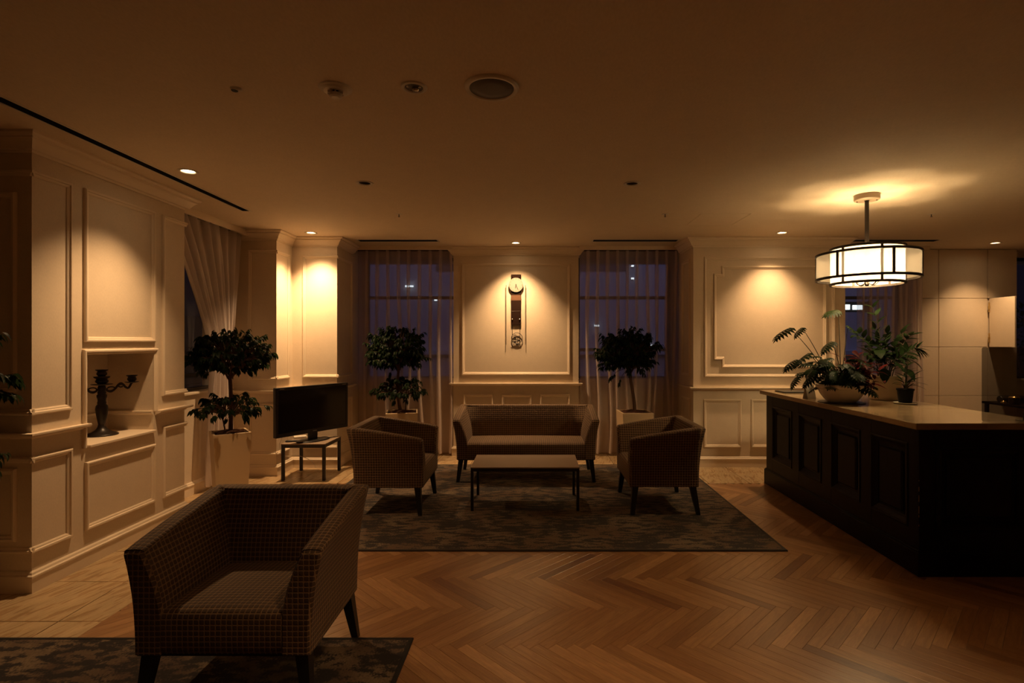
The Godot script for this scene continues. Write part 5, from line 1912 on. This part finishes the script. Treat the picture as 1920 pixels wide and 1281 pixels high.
func build_counter_plants() -> void:
	var r := RandomNumberGenerator.new()
	r.seed = 909
	var top := 1.0352
	# --- bowl with cut-leaf philodendron, strap leaves and red foliage
	var o := W(2.76, top, 4.78)
	var b := thing("bowl_planter", "wide ribbed cream bowl of cut-leaf, strap-leaf and red foliage on the counter", "planter", o)
	round_pot(b, [Vector2(0, 0.006), Vector2(0.105, 0.006), Vector2(0.120, 0.012), Vector2(0.150, 0.045), Vector2(0.172, 0.078), Vector2(0.176, 0.088), Vector2(0.180, 0.092), Vector2(0.184, 0.118), Vector2(0.190, 0.124), Vector2(0.202, 0.128), Vector2(0.207, 0.134), Vector2(0.209, 0.158), Vector2(0.203, 0.166), Vector2(0.192, 0.164), Vector2(0.186, 0.14), Vector2(0.15, 0.12)], M.bowl, 0.188, 0.150)
	var st := new_st()
	lathe(st, [Vector2(0, 0.0004), Vector2(0.185, 0.0004), Vector2(0.19, 0.004), Vector2(0.18, 0.006), Vector2(0, 0.006)], 36)
	obj("saucer", st, M.black_metal, b)
	var lob := [lobed_mesh(0.20, 0.75), lobed_mesh(0.16, 0.9), lobed_mesh(0.13, 0.8)]
	var P := func(u: float, v: float, d: float) -> Vector3: return W((u - 1000.0) * 0.001 * d, 1.58 - (v - 640.0) * 0.001 * d, d) - o
	var base := func(dx: float, dz: float) -> Vector3: return Vector3(dx, 0.155, dz)
	# reaching leaves: leaf base, tip, depth, mesh
	for q in [[1481, 614, 1449, 628, 4.72, 0], [1504, 614, 1483, 630, 4.84, 2], [1572, 581, 1541, 584, 4.86, 1], [1515, 662, 1462, 690, 4.70, 0], [1494, 674, 1458, 690, 4.62, 1], [1494, 706, 1472, 730, 4.70, 2], [1524, 694, 1500, 718, 4.62, 2], [1530, 685, 1500, 672, 4.90, 1], [1536, 668, 1506, 662, 5.0, 2], [1590, 610, 1612, 622, 4.86, 2], [1560, 640, 1540, 652, 4.70, 1]]:
		var bp: Vector3 = P.call(q[0], q[1], q[4])
		var tp: Vector3 = P.call(q[2], q[3], q[4] - 0.03)
		var s: Vector3 = base.call(r.randf_range(-0.08, 0.03), r.randf_range(-0.06, 0.06))
		petiole(b, s, bp, 0.03, lob[q[5]], (tp - bp).normalized(), M.leaf[r.randi() % 3], r.randf_range(-0.4, 0.4))
	# dense heart of leaves
	for k in 52:
		var a := r.randf() * TAU
		var rad := r.randf_range(0.06, 0.24)
		var bp := Vector3(cos(a) * rad - 0.03, r.randf_range(0.19, 0.42) - rad * 0.25, sin(a) * rad * 0.8)
		var dir := Vector3(cos(a), r.randf_range(-0.6, 0.2), sin(a))
		petiole(b, base.call(r.randf_range(-0.09, 0.06), r.randf_range(-0.08, 0.08)), bp, 0.02, lob[1 + r.randi() % 2], dir, M.leaf[r.randi() % 3], r.randf_range(-0.5, 0.5))
	# strap leaves
	for q in [[-0.14, 0.34, 0.02, 0.24], [-0.07, 0.37, 0.0, 0.22], [-0.20, 0.27, 0.05, 0.26], [-0.24, 0.22, 0.0, 0.28], [-0.02, 0.35, 0.05, 0.2], [0.04, 0.32, -0.06, 0.22], [-0.18, 0.20, 0.09, 0.26], [0.0, 0.30, 0.10, 0.2]]:
		var e := Vector3(q[0], q[1], q[2])
		var s := Vector3(q[0] * 0.3, 0.16, q[2] * 0.3)
		var m := leaf_mesh(s.distance_to(e) * 1.15, 0.036, 0.35, 0.35, 0.8, 6)
		put("strap_leaf", m, M.leaf[r.randi() % 2], b, aim(s, (e - s).normalized(), r.randf_range(-0.3, 0.3)))
	# red foliage
	var rm := [leaf_mesh(0.13, 0.030, 0.7, 0.3, 0.7, 5), leaf_mesh(0.10, 0.026, 0.9, 0.3, 0.7, 5)]
	for k in 150:
		var c := Vector3(0.12 + r.randfn() * 0.075, 0.255 + r.randfn() * 0.065, 0.05 + r.randfn() * 0.08)
		c.y = maxf(c.y, 0.16)
		var dir := Vector3(r.randfn(), r.randf_range(-0.2, 0.9), r.randfn()).normalized()
		put("red_leaf", rm[k % 2], M.red_leaf, b, aim(c, dir, r.randf_range(-0.6, 0.6), r.randf_range(0.8, 1.2)))
	st = new_st()
	for k in 9:
		var e := Vector3(0.11 + r.randfn() * 0.05, 0.26 + r.randf() * 0.06, 0.02 + r.randfn() * 0.05)
		tube(st, [Vector3(0.08 + r.randfn() * 0.02, 0.15, 0.01 + r.randfn() * 0.02), e], [0.003, 0.002], 5)
	obj("red_stems", st, M.stem, b)
	# --- cream pot with a tall feather-leaved plant
	o = W(3.29, top, 5.0)
	b = thing("cream_pot_plant", "tall upright leafy plant in a cream pot behind the bowl on the counter", "potted plant", o)
	round_pot(b, [Vector2(0, 0.0004), Vector2(0.105, 0.0004), Vector2(0.115, 0.006), Vector2(0.138, 0.19), Vector2(0.145, 0.20), Vector2(0.145, 0.222), Vector2(0.138, 0.226), Vector2(0.13, 0.20), Vector2(0.10, 0.18)], M.cream_pot, 0.132, 0.205)
	for q in [[-0.12, 0.86, 0.02, 6], [-0.30, 0.60, 0.06, 6], [-0.18, 0.62, -0.08, 6], [-0.05, 0.56, 0.08, 6], [0.06, 0.62, -0.05, 6], [0.16, 0.66, 0.04, 7], [0.25, 0.60, 0.0, 6], [0.22, 0.48, 0.12, 6], [0.08, 0.44, 0.16, 5], [-0.10, 0.46, 0.16, 5], [-0.22, 0.44, 0.10, 5], [0.0, 0.66, -0.14, 6], [0.14, 0.40, 0.02, 5]]:
		var e := Vector3(q[0], q[1], q[2])
		var s := Vector3(q[0] * 0.22, 0.20, q[2] * 0.22)
		var m := s.lerp(e, 0.55) + Vector3(-q[0] * 0.22, 0.05, 0)
		stem_leafed(b, [s, m, e], r.randf_range(0.12, 0.15), r.randf_range(0.052, 0.064), q[3], M.leaf[r.randi() % 3], r, 0.42)
	# broad leaves low down
	var br := leaf_mesh(0.15, 0.09, 0.6, 0.12, 0.7, 6)
	for q in [[-0.14, 0.47, 0.14, -0.4, -0.2, 0.8], [0.08, 0.30, 0.16, 0.2, -0.5, 0.9], [-0.02, 0.36, 0.14, 0.5, -0.4, 0.8], [-0.08, 0.30, 0.12, -0.3, -0.9, 0.6], [0.16, 0.38, 0.10, 0.8, -0.4, 0.4], [-0.2, 0.36, 0.08, -0.8, -0.4, 0.4]]:
		petiole(b, Vector3(0, 0.2, 0), Vector3(q[0], q[1], q[2]), 0.04, br, Vector3(q[3], q[4], q[5]), M.leaf[1], 0.0)
	# palm-like spray to the right
	var nl := leaf_mesh(0.15, 0.022, 0.6, 0.3, 0.8, 5)
	for k in 9:
		var a := lerpf(-0.9, 0.9, k / 8.0)
		put("leaflet", nl, M.leaf[0], b, aim(Vector3(0.24, 0.49, 0.05), Vector3(cos(a), -0.25 - 0.25 * absf(a), 0.5 + sin(a) * 0.8).normalized(), 0.0))
	# --- small black pot
	o = W(3.25, top, 4.66)
	b = thing("black_pot_plant", "small dark plastic pot with thin bamboo-like leaves on a saucer", "potted plant", o)
	round_pot(b, [Vector2(0, 0.0105), Vector2(0.048, 0.0105), Vector2(0.050, 0.014), Vector2(0.062, 0.118), Vector2(0.067, 0.119), Vector2(0.068, 0.133), Vector2(0.063, 0.134), Vector2(0.06, 0.12), Vector2(0.05, 0.11)], M.pot_black, 0.060, 0.118)
	st = new_st()
	lathe(st, [Vector2(0, 0.0004), Vector2(0.066, 0.0004), Vector2(0.088, 0.008), Vector2(0.090, 0.012), Vector2(0.084, 0.012), Vector2(0.06, 0.010), Vector2(0, 0.010)], 36)
	obj("saucer", st, M.white_plastic, b)
	for q in [[0.02, 0.46, 0.0, 5], [-0.03, 0.34, 0.03, 4], [0.05, 0.38, -0.03, 5], [0.0, 0.26, 0.02, 4]]:
		stem_leafed(b, [Vector3(q[0] * 0.3, 0.11, q[2]), Vector3(q[0] * 0.5, 0.22, q[2]), Vector3(q[0], q[1], q[2])], 0.115, 0.020, q[3], M.leaf[r.randi() % 3], r, 0.25, 0.5)
	for q in [[0.19, 0.20, 0.03], [0.15, 0.26, 0.0], [0.17, 0.36, 0.02], [-0.12, 0.20, 0.04], [0.12, 0.16, 0.05], [-0.08, 0.26, 0.02]]:
		var e := Vector3(q[0], q[1], q[2])
		var s := e * 0.35 + Vector3(0, 0.11, 0)
		petiole(b, Vector3(0, 0.115, 0), s, 0.01, leaf_mesh(0.12, 0.020, 0.5, 0.3, 0.8, 5), (e - s).normalized(), M.leaf[2])

# ------------------------------------------------------------------ desk behind the counter
func build_desk() -> void:
	var d := thing("back_desk", "plain work desk behind the counter by the cupboards", "desk", W(7.02, 0, 6.9))
	var st := new_st()
	box(st, Vector3(-0.76, 0.72, -0.55), Vector3(0.90, 0.75, 0.50), 0.003)
	obj("desk_top", st, M.dark_wood, d)
	for s in [[-1, 1], [1, 1], [1, -1], [-1, -1]]:
		st = new_st()
		box(st, Vector3(0.07 + s[0] * 0.78 - 0.02, 0.0005, -0.02 + s[1] * 0.50 - 0.02), Vector3(0.07 + s[0] * 0.78 + 0.02, 0.72, -0.02 + s[1] * 0.50 + 0.02), 0.003)
		obj("leg", st, M.black_metal, d)
	var c := thing("metal_canister", "dark canister with a shiny lid on the desk behind the acrylic screen", "canister", W(6.34, 0.7502, 7.03))
	st = new_st()
	lathe(st, [Vector2(0, 0), Vector2(0.056, 0), Vector2(0.058, 0.01), Vector2(0.058, 0.085), Vector2(0, 0.086)], 28)
	obj("body", st, M.iron, c)
	st = new_st()
	lathe(st, [Vector2(0, 0.086), Vector2(0.058, 0.0865), Vector2(0.060, 0.095), Vector2(0.050, 0.106), Vector2(0.0, 0.109)], 28)
	obj("lid", st, M.brass, c)
	c = thing("desk_bell", "small brass bell on the desk beside the canister", "bell", W(6.33, 0.7502, 7.18))
	st = new_st()
	st.set_smooth_group(0)
	lathe(st, [Vector2(0, 0), Vector2(0.034, 0), Vector2(0.034, 0.006), Vector2(0.030, 0.020), Vector2(0.018, 0.032), Vector2(0.004, 0.036), Vector2(0.004, 0.044), Vector2(0, 0.045)], 24)
	obj("dome", st, M.brass, c)
	c = thing("rolled_mat", "long black roll lying on the desk behind the canister", "roll", W(6.70, 0.7502, 7.27))
	st = new_st()
	var t := Transform3D(Basis(Vector3.BACK, PI / 2), Vector3(0, 0.045, 0))
	lathe(st, [Vector2(0, -0.35), Vector2(0.040, -0.35), Vector2(0.045, -0.34), Vector2(0.045, 0.34), Vector2(0.040, 0.35), Vector2(0, 0.35)], 24, t)
	obj("roll", st, M.black_metal, c)
	# shrubs outside the dark window
	var r := RandomNumberGenerator.new()
	r.seed = 55
	var s := thing("garden_shrub", "leafy green shrub outside the dark window beyond the cupboards", "shrub", W(8.55, -0.3, 9.1))
	st = new_st()
	for k in 7:
		var a := TAU * k / 7
		tube(st, [Vector3.ZERO, Vector3(cos(a) * 0.15, 1.2, sin(a) * 0.15), Vector3(cos(a) * 0.4, 2.3, sin(a) * 0.4)], [0.02, 0.012, 0.006], 5)
	obj("stems", st, M.bark, s)
	var lm := leaf_mesh(0.11, 0.05, 0.6)
	st = new_st()
	for k in 900:
		var dv := Vector3(r.randfn(), r.randfn(), r.randfn()).normalized()
		var p := Vector3(0, 1.6, 0) + dv * Vector3(0.75, 1.0, 0.6) * r.randf_range(0.6, 1.0)
		st.append_from(lm, 0, aim(p, (dv + Vector3.DOWN * 0.3).normalized(), r.randf()))
	var f := put("foliage", st.commit(), M.leaf[1], s)
	f.set_meta("kind", "stuff")
